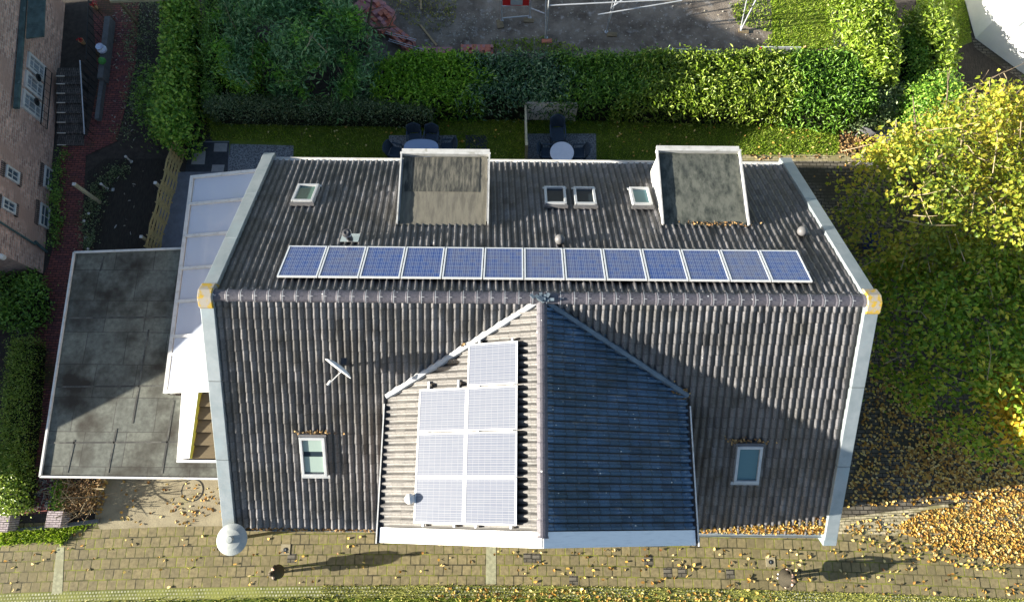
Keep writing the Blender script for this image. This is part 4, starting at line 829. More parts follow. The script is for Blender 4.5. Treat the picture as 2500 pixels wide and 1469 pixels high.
p = g(252, 152, .42); s = MB(); s.lathe([(.10, 0), (.15, .04), (.14, .12), (.10, .18), (.04, .2), (.001, .16)], p, 8); tag(s.obj('plastic_sack', 'bag_green'), 'small green sack beside the white bag on the ledge', 'bag')
for q, lab in (((205, 107), 'small red flower pot plant beside the stair railing'), ((236, 22), 'reddish clay pot on the path above the railing')):
    p = g(*q, .02); o = thing('flower_pot', lab, 'flower pot', tuple(p)); MB().lathe([(.07, 0), (.1, .2), (.11, .21), (.08, .21), (.07, .15)], p, 12).obj('pot', 'terracotta', o); V, Fq = leaves(p + [0, 0, .26] + R.normal(0, .05, (30, 3)), .07, .05); link('blossom', V, Fq, 'flower_red', o)
pl = thing('garden_gate_frame', 'pale timber beam on a leaning post at the top of the red path', 'pergola', tuple(g(330, 40)))
p, q = g(270, 1, 1.9), g(410, -4, 1.9); MB().beam(p, q, .16, .12).obj('beam', 'post_pale', pl); b_ = g(338, 62); t_ = g(296, 4, 1.85); MB().beam(b_, (b_[0], b_[1], 1.85), .1, .1, (1, 0, 0)).obj('post', 'timber_old', pl)
# tall pergola post and small lights in the dark garden bed
b_ = g(245, 495); o = thing('garden_post', 'pale square timber post standing between the red path and the dark bed', 'post', tuple(b_)); MB().beam(b_, (b_[0], b_[1], 1.56), .1, .1, (1, 0, 0)).obj('post', 'post_pale', o); MB().box(b_[0] - .055, b_[0] + .055, b_[1] - .055, b_[1] + .055, 1.565, 1.60).obj('cap', 'white_paint', o)
for q, lab in (((321, 395), 'small white bollard light by the fence end of the dark bed'), ((262, 461), 'small white bollard light beside the pale garden post')):
    c = g(*q); o = thing('bollard_light', lab, 'garden light', tuple(c), 'bollard lights'); MB().tube(c, c + [0, 0, .38], .03, n=10).obj('stem', 'white_paint', o); MB().lathe([(.06, 0), (.06, .012), (.03, .014)], c, 14).obj('foot', 'white_paint', o); MB().lathe([(.045, .36), (.05, .42), (.02, .45)], c, 14).obj('head', 'white_paint', o)
c = g(277, 464); tag(MB().box(c[0] - .045, c[0] + .045, c[1] - .06, c[1] + .06, .01, .05).box(c[0] - .03, c[0] + .03, c[1] - .04, c[1] + .04, .05, .06).obj('ground_light', 'seat_pale'), 'small pale square fitting lying on the dark garden bed', 'garden light')
for q in ((225, 527), (218, 586), (214, 545), (224, 612)):
    c = g(*q); o = thing('white_flower', 'tiny white flower in the planted strip beside the red path', 'flower', tuple(c), 'white flowers in the planted strip'); MB().tube(c, c + [0, 0, .2], .01, n=6).obj('stem', 'leaf_mid', o); MB().lathe([(.02, .2), (.055, .22), (.05, .23), (.001, .225)], c, 10).obj('blossom', 'white_paint', o)

# ---- woven wooden fence
fn = thing('woven_fence', 'yellowish woven board fence between dark garden bed and slab path', 'fence', tuple(g(430, 490)))
fA, fB = g(452, 372), g(388, 625); fd = nz(fB - fA); L = np.linalg.norm(fB - fA); nb = np.cross(fd, (0, 0, 1)); nbd = 9
H_ = 1.05
for r_ in range(nbd):
    s = MB(); z = .06 + (H_ - .1) * (r_ + .5) / nbd; nst = 7; amp = .027 * (1 if r_ % 2 else -1); n_ = 50; pts = [fA + fd * L * k / n_ + nb * amp * math.sin(math.pi * nst * k / n_) + np.array([0, 0, z]) for k in range(n_ + 1)]
    for k in range(n_): s.beam(pts[k], pts[k + 1], .014, (H_ - .1) / nbd * .97)
    s.obj('board', 'fence_wood', fn)
for k in range(11): p = fA + fd * L * k / 10; MB().beam(p, p + [0, 0, H_], .035, .035, (1, 0, 0)).obj('stake', 'fence_wood', fn)
for q in (.44, .93):
    p = fA + fd * L * q - nb * .09 * (-1 if nb[0] > 0 else 1) * -1; p = fA + fd * L * q + np.array([-.1, 0, 0]); MB().beam(p, p + [0, 0, H_ + .12], .09, .09, (1, 0, 0)).obj('post', 'post_pale', fn); MB().box(p[0] - .05, p[0] + .05, p[1] - .05, p[1] + .05, H_ + .12, H_ + .15).obj('post_cap', 'white_paint', fn)

# ---- slatted trellis screen
ts = thing('trellis_screen', 'weathered slatted privacy screen standing behind the round table', 'screen', tuple(g(1340, 300)))
tA, tB = g(1283, 294), g(1402, 294); zt_ = 1.24; s = MB()
for k in range(22): x = tA[0] + (tB[0] - tA[0]) * (k + .5) / 22
nsl = 17
for k in range(nsl): z = .12 + (zt_ - .2) * k / (nsl - 1); s.hexa([(tA[0] + .04, tA[1] - .03, z - .02), (tB[0] - .04, tA[1] - .03, z - .02), (tB[0] - .04, tA[1] - .015, z - .02), (tA[0] + .04, tA[1] - .015, z - .02)], [(tA[0] + .04, tA[1] + .01, z + .035), (tB[0] - .04, tA[1] + .01, z + .035), (tB[0] - .04, tA[1] + .025, z + .035), (tA[0] + .04, tA[1] + .025, z + .035)])
s.obj('slats', 'weathered', ts)
for x in (tA[0], tB[0]): MB().box(x - .035, x + .035, tA[1] - .035, tA[1] + .035, 0, zt_).obj('post', 'weathered', ts)
MB().box(tA[0] + .036, tB[0] - .036, tA[1] - .03, tA[1] + .03, zt_ - .05, zt_).obj('top_rail', 'weathered', ts)
sA, sB = tA + [-.03, -.08, 0], g(1284, 392); MB().beam((sA[0], sA[1], zt_ / 2), (sB[0], sB[1], zt_ / 2), .03, zt_ - .1).obj('side_panel', 'weathered', ts); MB().beam((sA[0], sA[1], zt_ - .03), (sB[0], sB[1], zt_ - .03), .07, .05).obj('side_rail', 'post_pale', ts); MB().box(sB[0] - .05, sB[0] + .05, sB[1] - .05, sB[1] + .05, 0, zt_ + .02).obj('side_post', 'post_pale', ts)

# ---- tables and chairs
def table(c, rx, ry, z, m, name, lab, ped=False, sq=2.0):
    o = thing(name, lab, 'table', tuple(c)); n = 40; pl_ = []
    for k in range(n):
        t = 2 * math.pi * k / n; a, b = math.cos(t), math.sin(t); pl_.append((c[0] + rx * math.copysign(abs(a) ** (2 / sq), a), c[1] + ry * math.copysign(abs(b) ** (2 / sq), b)))
    MB().prism(pl_, z - .035, z).obj('tabletop', m, o, bevel=.012)
    for sx in (-1, 1):
        for sy in (-1, 1): MB().tube((c[0] + sx * rx * .6, c[1] + sy * ry * .6, 0.01), (c[0] + sx * rx * .5, c[1] + sy * ry * .5, z - .03), .022).obj('leg', m, o)
    return o
tc_ = g(1372, 372, .7); table((tc_[0], tc_[1], 0), .44, .44, .7, 'table_white', 'round_table', 'round pale garden table in front of the slatted screen')
tc2 = g(1028, 362, .7); table((tc2[0], tc2[1], 0), .64, .38, .7, 'table_blue', 'oval_table', 'oval blue garden table half hidden by the left dormer', sq=2.6)
def chair_proto(lab, mt, group, ms=None, reclined=.12):
    o = thing('garden_chair', lab, 'chair', (0, 0, 0), group)
    s = MB(); s.box(-.23, .23, -.22, .22, .37, .41); s.obj('seat', ms or mt, o, bevel=.015)
    s = MB(); n = 8; vs = []
    for k in range(n + 1):
        a = math.pi * (k / n) ; 
        x = -.25 * math.cos(a); y = .16 + .1 * math.sin(a)
        for z, e in ((.38, 0), (.86 - .10 * abs(math.cos(a)), reclined)): vs += [(x, y + e, z), (x * 1.09, y + e + .035, z)]
    fs = []
    for k in range(n): b = 4 * k; fs += [(b, b + 4, b + 6, b + 2), (b + 1, b + 3, b + 7, b + 5), (b + 2, b + 6, b + 7, b + 3), (b, b + 1, b + 5, b + 4)]
    fs += [(0, 2, 3, 1), (4 * n, 4 * n + 1, 4 * n + 3, 4 * n + 2)]; s.add(vs, fs).obj('backrest', mt, o)
    for sx in (-1, 1):
        s = MB(); s.box(sx * .26 - .025, sx * .26 + .025, -.2, .2, .58, .61); s.tube((sx * .26, -.18, .58), (sx * .25, -.2, 0), .016, n=6); s.obj('armrest', mt, o)
        MB().tube((sx * .22, .2, .38), (sx * .24, .27, 0), .018, n=6).obj('leg', mt, o); MB().tube((sx * .2, -.19, .38), (sx * .21, -.22, 0), .018, n=6).obj('leg', mt, o)
    return o
cp = None
for (px, py, rot, lab) in ((966, 372, 75, 'dark blue woven chair at the left end of the oval table'), (1012, 338, 4, 'dark blue woven chair behind the oval table, left of the two'), (1053, 339, -6, 'dark blue woven chair behind the oval table, right of the two'), (1092, 362, -85, 'dark blue chair at the right end of the oval table'),
                           (1361, 330, 2, 'dark blue reclining chair under the slatted screen'), (1336, 374, 88, 'dark blue chair left of the round table'), (1412, 374, -88, 'dark blue chair right of the round table')):
    if cp is None: o = cp = chair_proto(lab, 'chair_blue', 'dark blue garden chairs')
    else: o = copy_tree(cp); o['label'] = lab
    q = g(px, py, .42); o.location = (q[0], q[1], 0.012); o.rotation_euler = (0, 0, math.radians(rot)); o.scale = (1, 1, 1)
    if px == 1361: o.scale = (1.05, 1.35, 1.15)
cg2 = None
for (px, py, rot, lab, ms) in ((2122, 312, 150, 'dark grey garden chair on the brown leaves, left of the small table', 'chair_grey'), (2203, 312, -60, 'garden chair with pale grey seat under the yellow tree', 'seat_pale'), (2122, 388, 60, 'dark grey garden chair at the corner of the brick edging', 'chair_grey')):
    o = chair_proto(lab, 'chair_grey', 'grey garden chairs', ms); q = g(px, py, .42); o.location = (q[0], q[1], .01); o.rotation_euler = (0, 0, math.radians(rot))
tq = g(2168, 330, .55); table((tq[0], tq[1], 0), .42, .36, .55, 'chair_grey', 'square_table', 'low dark grey table strewn with leaves under the yellow tree', sq=6)
c = g(2049, 278, .2); o = thing('ball_planter', 'round tan clay ball at the corner of the lawn by the laurel hedge', 'garden ornament', (c[0], c[1], 0)); MB().lathe([(.10, 0), (.16, .04), (.215, .14), (.225, .22), (.19, .34), (.10, .42), (.03, .44), (.001, .435)], (c[0], c[1], 0), 26).obj('body', 'terracotta', o, smooth=True); MB().lathe([(.03, .43), (.028, .47), (.001, .475)], (c[0], c[1], 0), 10).obj('knob', 'bark', o)
b_ = g(2116, 602); o = thing('blue_bin', 'blue plastic bin half hidden under the tree by the right house wall', 'bin', tuple(b_)); MB().hexa([(b_[0] - .16, b_[1] - .18, 0), (b_[0] + .16, b_[1] - .18, 0), (b_[0] + .16, b_[1] + .18, 0), (b_[0] - .16, b_[1] + .18, 0)], [(b_[0] - .2, b_[1] - .22, .7), (b_[0] + .2, b_[1] - .22, .7), (b_[0] + .2, b_[1] + .22, .7), (b_[0] - .2, b_[1] + .22, .7)]).obj('body', 'blue_plastic', o, bevel=.02); MB().box(b_[0] - .22, b_[0] + .22, b_[1] - .24, b_[1] + .24, .7, .76).obj('lid', 'blue_plastic', o, bevel=.02)
c = g(1745, 384); s = MB(); 
# ================================================================== BUILDING YARD
def scaffold(lab, posts, bars, red=False):
    c = np.mean([g(*q) for q in posts], axis=0); o = thing('scaffold_tower', lab, 'scaffold', (c[0], c[1], 0), 'scaffold on the yard')
    for q in posts:
        p = g(*q); MB().tube(p + [0, 0, .04], p + [0, 0, 4.2], .03, n=10).obj('upright', 'steel', o); MB().lathe([(.075, .04), (.075, .055), (.03, .06), (.03, .12)], p, 14).obj('base_plate', 'steel', o)
    for a, za, b, zb in bars: MB().tube(np.array([*g(*a)[:2], za]), np.array([*g(*b)[:2], zb]), .024, n=8).obj('brace', 'steel', o)
    if red:
        p, q = g(*posts[0]), g(*posts[1]); MB().box(p[0] + .05, q[0] - .05, p[1] - .03, p[1] + .03, .95, 1.4).obj('toe_board', 'red_paint', o); MB().box(p[0] + .35, q[0] - .3, p[1] - .045, p[1] - .031, 1.0, 1.35).obj('plate', 'seat_pale', o)
    return o
scaffold('scaffold bay with a red board at the top edge of the yard', [(1225, 52), (1293, 45)], [((1225, 50), .12, (1293, 44), .12), ((1225, 50), .8, (1293, 44), .85), ((1293, 45), .6, (1327, 62), .7)], True)
scaffold('scaffold post with a leaning brace on a brick, right of the red board', [(1333, 94)], [((1331, 96), .1, (1327, 40), 2.2), ((1333, 94), 1.9, (1640, 96), 2.3)])
scaffold('scaffold post standing in the middle of the bare yard', [(1480, 80)], [((1482, 70), .2, (1506, 30), 2.2), ((1450, 90), 1.3, (1640, 74), 1.7), ((1478, 80), 1.4, (1580, 30), 2.1)])
scaffold('scaffold post with a slanting brace at the right of the yard', [(1808, 76)], [((1806, 75), .1, (1789, 46), 2.2)])
for q, lab, r_ in (((1221, 60), 'wooden pad under the left foot of the red scaffold bay', 10), ((1291, 52), 'wooden pad under the right foot of the red scaffold bay', -5), ((1335, 102), 'red brick pad under the braced scaffold post', 3), ((1494, 86), 'dark plank pad beside the middle scaffold post', -2), ((1815, 77), 'plank pad under the rightmost scaffold post', -8)):
    c = g(*q); a = math.radians(r_); s = MB().obox(c + [0, 0, .03], (math.cos(a), math.sin(a), 0), (-math.sin(a), math.cos(a), 0), (0, 0, 1), .2 if q[0] != 1221 else .13, .09 if q[0] != 1221 else .2, .028); tag(s.obj('scaffold_pad', 'brick_red' if q[0] == 1335 else 'timber_old', bevel=.006), lab, 'wooden pad', 'pads under the scaffold feet')
def brick_pile(name, lab, poly_px, rows, cols, z, m1, courses, jit=.02):
    q = [g(*p, z) for p in poly_px]; c = np.mean(q, axis=0); o = thing(name, lab, 'brick stack', (c[0], c[1], 0), 'brick stacks on the yard'); s = MB(); s2 = MB()
    for k in range(courses):
        for i in range(rows):
            for j in range(cols):
                if k == courses - 1 and random.random() < .12: continue
                u, v = (j + .5) / cols, (i + .5) / rows; p = (q[0] * (1 - u) + q[1] * u) * (1 - v) + (q[3] * (1 - u) + q[2] * u) * v; ex_ = nz(q[1] - q[0]); ex_ = nz(ex_ + R.normal(0, jit, 3) * [1, 1, 0]); ey_ = nz(np.cross((0, 0, 1), ex_)); hx = np.linalg.norm(q[1] - q[0]) / cols * .48; hy = np.linalg.norm(q[3] - q[0]) / rows * .48; zz = z * (k + .5) / courses + random.uniform(0, jit * .8)
                (s if random.random() < .65 else s2).obox((p[0], p[1], zz), ex_, ey_, (0, 0, 1), hx, hy, z / courses * .48)
    s.obj('bricks', m1, o); s2.obj('darker_bricks', 'brick_purple', o); return o
brick_pile('brick_stack', 'loose purple and red brick pile beside the evergreen tree', [(852, 30), (900, -30), (962, 30), (925, 76)], 6, 8, .5, 'brick_purple', 4, .12)
brick_pile('brick_stack', 'tumbled orange red brick heap in the middle of the pile', [(893, 30), (925, 8), (955, 40), (930, 72)], 5, 4, .62, 'brick_red', 4, .15)
brick_pile('brick_stack', 'sloping stack of red roof bricks leading down to the hedge', [(937, 72), (955, 55), (1016, 100), (990, 122)], 8, 3, .3, 'brick_red', 2, .05)
brick_pile('brick_stack', 'neat flat purple brick stack at the back of the hedge', [(1024, 115), (1104, 115), (1104, 130), (1024, 130)], 2, 10, .3, 'brick_purple', 3, .015)
brick_pile('brick_stack', 'neat flat red brick stack at the back of the hedge', [(1125, 109), (1204, 109), (1204, 131), (1125, 131)], 3, 12, .3, 'brick_red', 3, .015)
for a, b, lab in (((1027, -20), (1028, 24), 'short pale plank lying at the top of the yard'), ((1026, 61), (1066, 112), 'pale timber plank lying slantwise by the brick stacks')):
    p, q = g(*a, .05), g(*b, .05); tag(MB().beam(p, q, .07, .04).obj('timber_plank', 'timber', bevel=.004), lab, 'plank', 'planks on the yard')
for a, b, lab in (((940, 82), (1015, 101), 'thin steel rod lying over the sloping brick stack, upper one'), ((948, 100), (1040, 128), 'thin steel rod at the foot of the sloping brick stack')):
    p, q = g(*a, .45), g(*b, .4); tag(MB().tube(p, q, .014).tube(p + [.02, .08, 0], q + [.02, .08, 0], .014).obj('steel_rod', 'steel'), lab, 'rod')
p, q = g(1622, 121, .3), g(1757, 124, .3); ld = thing('aluminium_ladder', 'aluminium ladder lying behind the laurel hedge', 'ladder', tuple((p + q) / 2 * [1, 1, 0])); MB().beam(p, q, .05, .08).beam(p + [0, -.35, 0], q + [0, -.35, 0], .05, .08).obj('rail', 'steel', ld)
for k in range(8): c = p + (q - p) * (k + .5) / 8; MB().tube(c, c + [0, -.35, 0], .018, n=8).obj('rung', 'steel', ld)
a, b = g(1857, 124, .32), g(1955, 127, .32); o = thing('cargo_trailer', 'low grey trailer bed with a red end behind the laurel hedge', 'trailer', ((a[0] + b[0]) / 2, a[1], 0)); MB().box(a[0], b[0], a[1] - .5, a[1] + .1, .15, .3).obj('bed', 'chair_grey', o); MB().box(a[0] - .06, a[0], a[1] - .5, a[1] + .1, .15, .4).obj('red_end', 'red_paint', o); MB().box(a[0], b[0], a[1] + .1, a[1] + .14, .15, .4).obj('side', 'seat_pale', o)
for y in (-.45, .05):
    MB().tube((a[0] + .5, a[1] + y - .04, .12), (a[0] + .5, a[1] + y + .04, .12), .12, n=14).obj('wheel', 'iron_black', o)
p, q = g(1958, 127, .1), g(2025, 120, .1); tag(MB().beam(p, q, .06, .05).obj('timber_plank', 'timber_old'), 'dark plank lying on the grass beside the trailer', 'plank', 'planks on the yard'); p, q = g(1957, 124, .12), g(1968, 112, .3); tag(MB().tube(p, q, .05, .03).obj('wooden_stub', 'terracotta'), 'short pinkish wooden stub leaning at the end of the trailer', 'wood')

# ================================================================== WHITE HOUSE (top right)
wh0, wh1, wh2 = g(2352, -10), g(2381, 95), g(2505, 186); d1 = wh0 - wh1; A0 = wh1 + d1 / np.linalg.norm(d1) * 6; d2 = wh2 - wh1; B0 = wh1 + d2 / np.linalg.norm(d2) * 6
wh = thing('white_house', 'white rendered house corner with grey windows at the top right', 'house', tuple(wh1)); HW = 3.4
Cc = A0 + (B0 - wh1); MB().prism([A0, wh1, B0, Cc], 0, HW).obj('wall', 'white_render', wh)
e2 = nz(d2); n2 = np.array([e2[1], -e2[0], 0]); n2 = n2 if n2[1] < 0 else -n2
for (u0, u1, z0, z1) in ((.75, 1.55, 1.5, 2.5), (1.75, 2.75, 1.3, 2.5), (3.0, 4.0, 1.3, 2.5)):
    f = MB(); P = lambda u, z, o: np.array([*(wh1 + e2 * u + n2 * o)[:2], z])
    for u in (u0, u1): f.beam(P(u, z0, .02), P(u, z1, .02), .07, .06, n2)
    for z in (z0, z1): f.beam(P(u0 + .036, z, .02), P(u1 - .036, z, .02), .07, .06, n2)
    ob = f.obj('window', 'frame_grey', wh); ORG[ob.name] = ORG['white_house']; MB().plate([P(u0 + .04, z0 + .04, .003), P(u1 - .04, z0 + .04, .003), P(u1 - .04, z1 - .04, .003), P(u0 + .04, z1 - .04, .003)], n2, .012).obj('pane', 'window_grey', ob)
s = MB(); s.prism([A0 + (A0 - wh1) * 0 + n2 * .0, wh1 + (wh1 - Cc) / np.linalg.norm(wh1 - Cc) * .25, B0, Cc], HW, HW + .18); s.obj('roof', 'dark_tiles', wh)

# ================================================================== VEGETATION
def plant(name, lab, cat, poly, zlo, zhi, ncl, per, cr, leaf, m, edge=.8, core=None, group=None, six=False, shell=.9, bump=.2, flat=.7, twigs=0, trunk=None, up=.5, nrm=None, spread=1.0, side=0, fold=.25):
    c = np.mean([p[:2] for p in poly], axis=0); o = thing(name, lab, cat, (c[0], c[1], 0), group)
    C = crown_points(poly, zlo, zhi, ncl, per, cr, edge, bump, shell, flat)
    if side:                                # vertical faces of clipped hedges
        n = side; pa = np.array([p[:2] for p in poly]); pb = np.roll(pa, -1, 0); ln_ = np.linalg.norm(pb - pa, axis=1); k = R.choice(len(pa), n, p=ln_ / ln_.sum()); t = R.random(n)[:, None]; Q = pa[k] * (1 - t) + pb[k] * t + R.normal(0, .06, (n, 2)); C = np.vstack([C, np.column_stack([Q, R.uniform(.05, zhi * .97, n)])])
    V, Fq = leaves(C, *leaf, up=up, six=six, nrm=nrm, spread=spread, fold=fold); link('foliage' if trunk is None else 'crown', V, Fq, m, o)
    if core: core_mesh(poly, .0, core[0], core[1]).obj('shade_core', 'inner_shade', o)  # solid dark filler, the shade inside the foliage is its colour
    if trunk:
        s = MB()
        for (bx, by), tops, r0 in trunk:
            b = np.array([bx, by, 0.]); sp = b + [R.normal(0, .15), R.normal(0, .15), zlo + .3]; s.path([b, b + (sp - b) * .5 + [.05, .03, 0], sp], [r0, r0 * .8, r0 * .65], 10)
            for (tx, ty, tz) in tops:
                e = np.array([tx, ty, tz]); m1 = sp + (e - sp) * .45 + R.normal(0, .12, 3); s.path([sp, m1, e], [r0 * .5, r0 * .28, .012], 7)
                for _ in range(4):
                    f_ = m1 + (e - m1) * R.uniform(0, .8); ee = f_ + R.normal(0, .5, 3) + [0, 0, .35]; s.tube(f_, ee, .02, .006, 5)
        s.obj('trunk', 'bark', o)
    if twigs:
        s = MB(); Q = C[R.choice(len(C), twigs)]
        for q in Q: d = R.normal(0, .5, 3) + [0, 0, .3]; s.path([q - d * .7, q + R.normal(0, .05, 3), q + d * .6], [.016, .011, .004], 4)
        tw_ = s.obj('twigs', 'twig', o); tw_['kind'] = 'stuff'
    return o
H = 1.45
def hp(pts, z): return gp(pts, z)
# cherry laurel hedge behind the lawn, four bushes of different leaf
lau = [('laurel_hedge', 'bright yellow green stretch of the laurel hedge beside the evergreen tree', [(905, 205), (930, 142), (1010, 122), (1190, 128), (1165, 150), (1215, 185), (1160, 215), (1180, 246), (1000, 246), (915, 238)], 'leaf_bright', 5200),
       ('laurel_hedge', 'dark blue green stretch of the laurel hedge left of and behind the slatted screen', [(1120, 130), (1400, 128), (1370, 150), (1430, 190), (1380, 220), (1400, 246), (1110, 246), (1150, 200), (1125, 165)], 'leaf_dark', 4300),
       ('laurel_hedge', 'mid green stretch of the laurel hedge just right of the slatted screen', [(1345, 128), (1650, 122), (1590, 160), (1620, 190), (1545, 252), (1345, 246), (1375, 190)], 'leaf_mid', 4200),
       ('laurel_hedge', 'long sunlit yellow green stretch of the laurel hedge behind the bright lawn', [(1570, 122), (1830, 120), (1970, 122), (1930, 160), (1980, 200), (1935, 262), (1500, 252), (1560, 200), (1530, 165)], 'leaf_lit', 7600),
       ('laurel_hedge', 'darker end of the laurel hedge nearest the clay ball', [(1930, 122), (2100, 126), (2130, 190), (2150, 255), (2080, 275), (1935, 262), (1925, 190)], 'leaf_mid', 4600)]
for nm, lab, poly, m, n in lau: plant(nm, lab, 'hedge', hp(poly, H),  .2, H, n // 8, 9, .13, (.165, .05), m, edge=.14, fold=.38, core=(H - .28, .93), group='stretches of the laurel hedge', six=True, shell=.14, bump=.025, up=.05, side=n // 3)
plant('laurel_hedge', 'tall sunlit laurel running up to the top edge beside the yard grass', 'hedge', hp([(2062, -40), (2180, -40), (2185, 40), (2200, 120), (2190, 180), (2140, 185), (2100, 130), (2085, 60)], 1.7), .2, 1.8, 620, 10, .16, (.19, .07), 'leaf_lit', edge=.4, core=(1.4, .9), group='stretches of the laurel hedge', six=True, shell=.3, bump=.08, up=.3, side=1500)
plant('laurel_bush', 'rounded sunlit laurel bush beside the white house', 'shrub', hp([(2240, 10), (2300, 4), (2335, 60), (2345, 130), (2335, 190), (2290, 180), (2300, 110), (2250, 70)], 1.5), .2, 1.6, 300, 10, .17, (.19, .07), 'leaf_lit', edge=.5, core=(1.1, .75), six=True, shell=.4, bump=.15, side=500)
plant('ivy_bush', 'narrow pale green bush in the gap behind the tall laurel', 'shrub', hp([(2210, 65), (2240, 60), (2268, 120), (2280, 180), (2240, 190), (2222, 130)], 1.0), .1, 1.1, 200, 10, .15, (.10, .06), 'leaf_ivy', edge=.4, core=(.7, .7), shell=.4, side=200)
plant('shrub_mound', 'green shrub mound between the hedge end and the grey garden chairs', 'shrub', hp([(2070, 265), (2120, 225), (2215, 195), (2235, 240), (2190, 280), (2130, 300), (2085, 295)], .9), .1, 1.0, 420, 10, .16, (.12, .06), 'leaf_clipped', edge=.5, core=(.6, .8), shell=.4, side=300)
plant('ivy_bush', 'yellow green ivy bush where the yellow tree meets the laurel', 'shrub', hp([(2230, 190), (2300, 170), (2345, 190), (2355, 260), (2330, 340), (2260, 350), (2225, 280)], 1.5), .2, 1.7, 640, 10, .18, (.10, .065), 'leaf_ivy', edge=.6, core=(1.1, .8), shell=.5, side=300)
# clipped dark hedge
plant('clipped_hedge', 'dark small leaved clipped hedge below the evergreen tree', 'hedge', hp([(497, 232), (905, 236), (1050, 245), (1050, 272), (497, 262)], 1.2), .2, 1.25, 1500, 10, .12, (.075, .04), 'leaf_clipped', edge=.25, core=(.95, .95), shell=.2, bump=.05, up=.3, side=5200)
plant('clipped_hedge', 'narrow dark hedge along the left side of the evergreen tree', 'hedge', hp([(495, -40), (525, -40), (518, 235), (492, 235)], 1.3), .2, 1.3, 420, 10, .13, (.08, .045), 'leaf_mid', edge=.2, core=(1.0, .8), shell=.3, side=1800)
# left tall ivy hedge
plant('ivy_hedge', 'tall leafy ivy hedge running down to the woven fence', 'hedge', hp([(400, -40), (455, -40), (455, 180), (448, 325), (415, 345), (380, 330), (372, 240), (395, 150)], 1.6), .2, 1.9, 820, 10, .15, (.14, .085), 'leaf_ivy', edge=.45, core=(1.2, .8), shell=.6, bump=.2, side=2600)
plant('bamboo_bush', 'loose yellow green shrub leaning over the red path', 'shrub', hp([(330, 200), (365, 150), (395, 190), (400, 300), (360, 330), (325, 260)], .9), .1, 1.1, 200, 9, .18, (.12, .06), 'leaf_mid', edge=.5, shell=.6, side=0)
# evergreen tree
ev = hp([(520, 30), (560, -30), (690, -60), (800, -50), (845, 20), (905, 95), (905, 160), (860, 205), (720, 200), (640, 170), (585, 190), (525, 150), (560, 95)], 2.4)
plant('evergreen_tree', 'large dark evergreen tree behind the clipped hedge', 'tree', ev, .8, 3.4, 150, 130, .24, (.21, .05), 'leaf_pine', six=True, edge=1.6, shell=1.8, bump=.9, trunk=[((-5.9, 12.2), [(-7.5, 11.5, 2.7), (-5, 13, 3), (-4.2, 11.4, 2.6), (-6.5, 13.5, 2.8), (-8, 13, 2.4), (-5.2, 10.8, 2.2)], .16)], twigs=60)
plant('evergreen_shrub', 'small dark leaved shrub at the top edge behind the evergreen tree', 'shrub', hp([(680, 40), (690, -60), (860, -60), (840, 20), (760, 50)], 1.6), .3, 2.6, 240, 16, .2, (.12, .05), 'leaf_dark', edge=.6, core=(1.4, .7), shell=.6)
plant('bright_shrub', 'bright green shrub at the lower left of the evergreen tree', 'shrub', hp([(520, 120), (570, 110), (620, 150), (630, 205), (590, 225), (530, 175)], 1.2), .2, 1.5, 230, 16, .18, (.11, .05), 'leaf_bright', edge=.6, shell=.6, core=(.8, .6))
# yellow tree and its neighbours
yt = hp([(2098, 410), (2150, 340), (2260, 300), (2330, 245), (2420, 250), (2520, 290), (2640, 320), (2680, 500), (2640, 680), (2500, 720), (2300, 690), (2140, 655), (2090, 570)], 3.4)
plant('yellow_tree', 'broad tree with sunlit yellow autumn leaves to the right of the house', 'tree', yt, 1.0, 5.5, 950, 20, .25, (.15, .10), 'leaf_yellow', edge=1.25, shell=2.1, bump=.4, flat=.6, trunk=[((14.2, 6.0), [(12.2, 6.2, 3.0), (13.3, 8.3, 3.3), (15.5, 8.2, 3.7), (16.5, 6.0, 3.6), (14.6, 4.4, 3.5), (12.6, 4.6, 2.9), (14.3, 6.6, 4.1)], .2), ((15.2, 7.2), [(14.5, 9.2, 3.6), (16.9, 8.6, 3.7), (16.1, 9.4, 3.2)], .13)], twigs=260)
gt = hp([(2135, 640), (2230, 600), (2420, 610), (2640, 650), (2700, 850), (2660, 1060), (2500, 1120), (2370, 1085), (2290, 1000), (2200, 960), (2150, 840), (2118, 740)], 2.8)
plant('green_tree', 'spreading tree with green and yellow leaves in the shade of the house', 'tree', gt, .8, 4.7, 800, 20, .26, (.16, .105), 'leaf_green_autumn', edge=1.6, shell=1.5, bump=.4, flat=.6, trunk=[((14.4, 1.6), [(12.6, 2.4, 2.7), (13.2, .2, 2.6), (15.2, -.8, 3.0), (16.5, 1.2, 3.3), (15.0, 3.4, 3.1)], .17)], twigs=70)
mt_ = hp([(2440, 960), (2475, 900), (2560, 880), (2640, 920), (2640, 1060), (2540, 1080), (2470, 1060)], 4.0)
plant('maple_tree', 'maple with bright orange yellow leaves at the right edge', 'tree', mt_, 2.6, 4.5, 130, 26, .26, (.17, .10), 'leaf_orange', edge=.9, shell=.7, bump=.3, trunk=[((16.2, -1.2), [(15.4, -.6, 4.0), (16.6, -.2, 4.2), (16.8, -1.8, 4.0), (15.8, -1.9, 3.7)], .11)])
s = MB()
for a, za, b, zb in (((2420, 262), 2.8, (2415, 190), 3.6), ((2460, 258), 2.8, (2448, 208), 3.6), ((2455, 275), 2.8, (2482, 212), 3.7), ((2440, 280), 2.8, (2490, 240), 3.6), ((2400, 260), 2.8, (2405, 226), 3.4)): s.tube(g(*a, za), g(*b, zb), .02, .008, 6)
tw = s.obj('bare_twigs', 'twig', None); tag(tw, 'bare upright twigs sticking out above the yellow tree', 'branches')
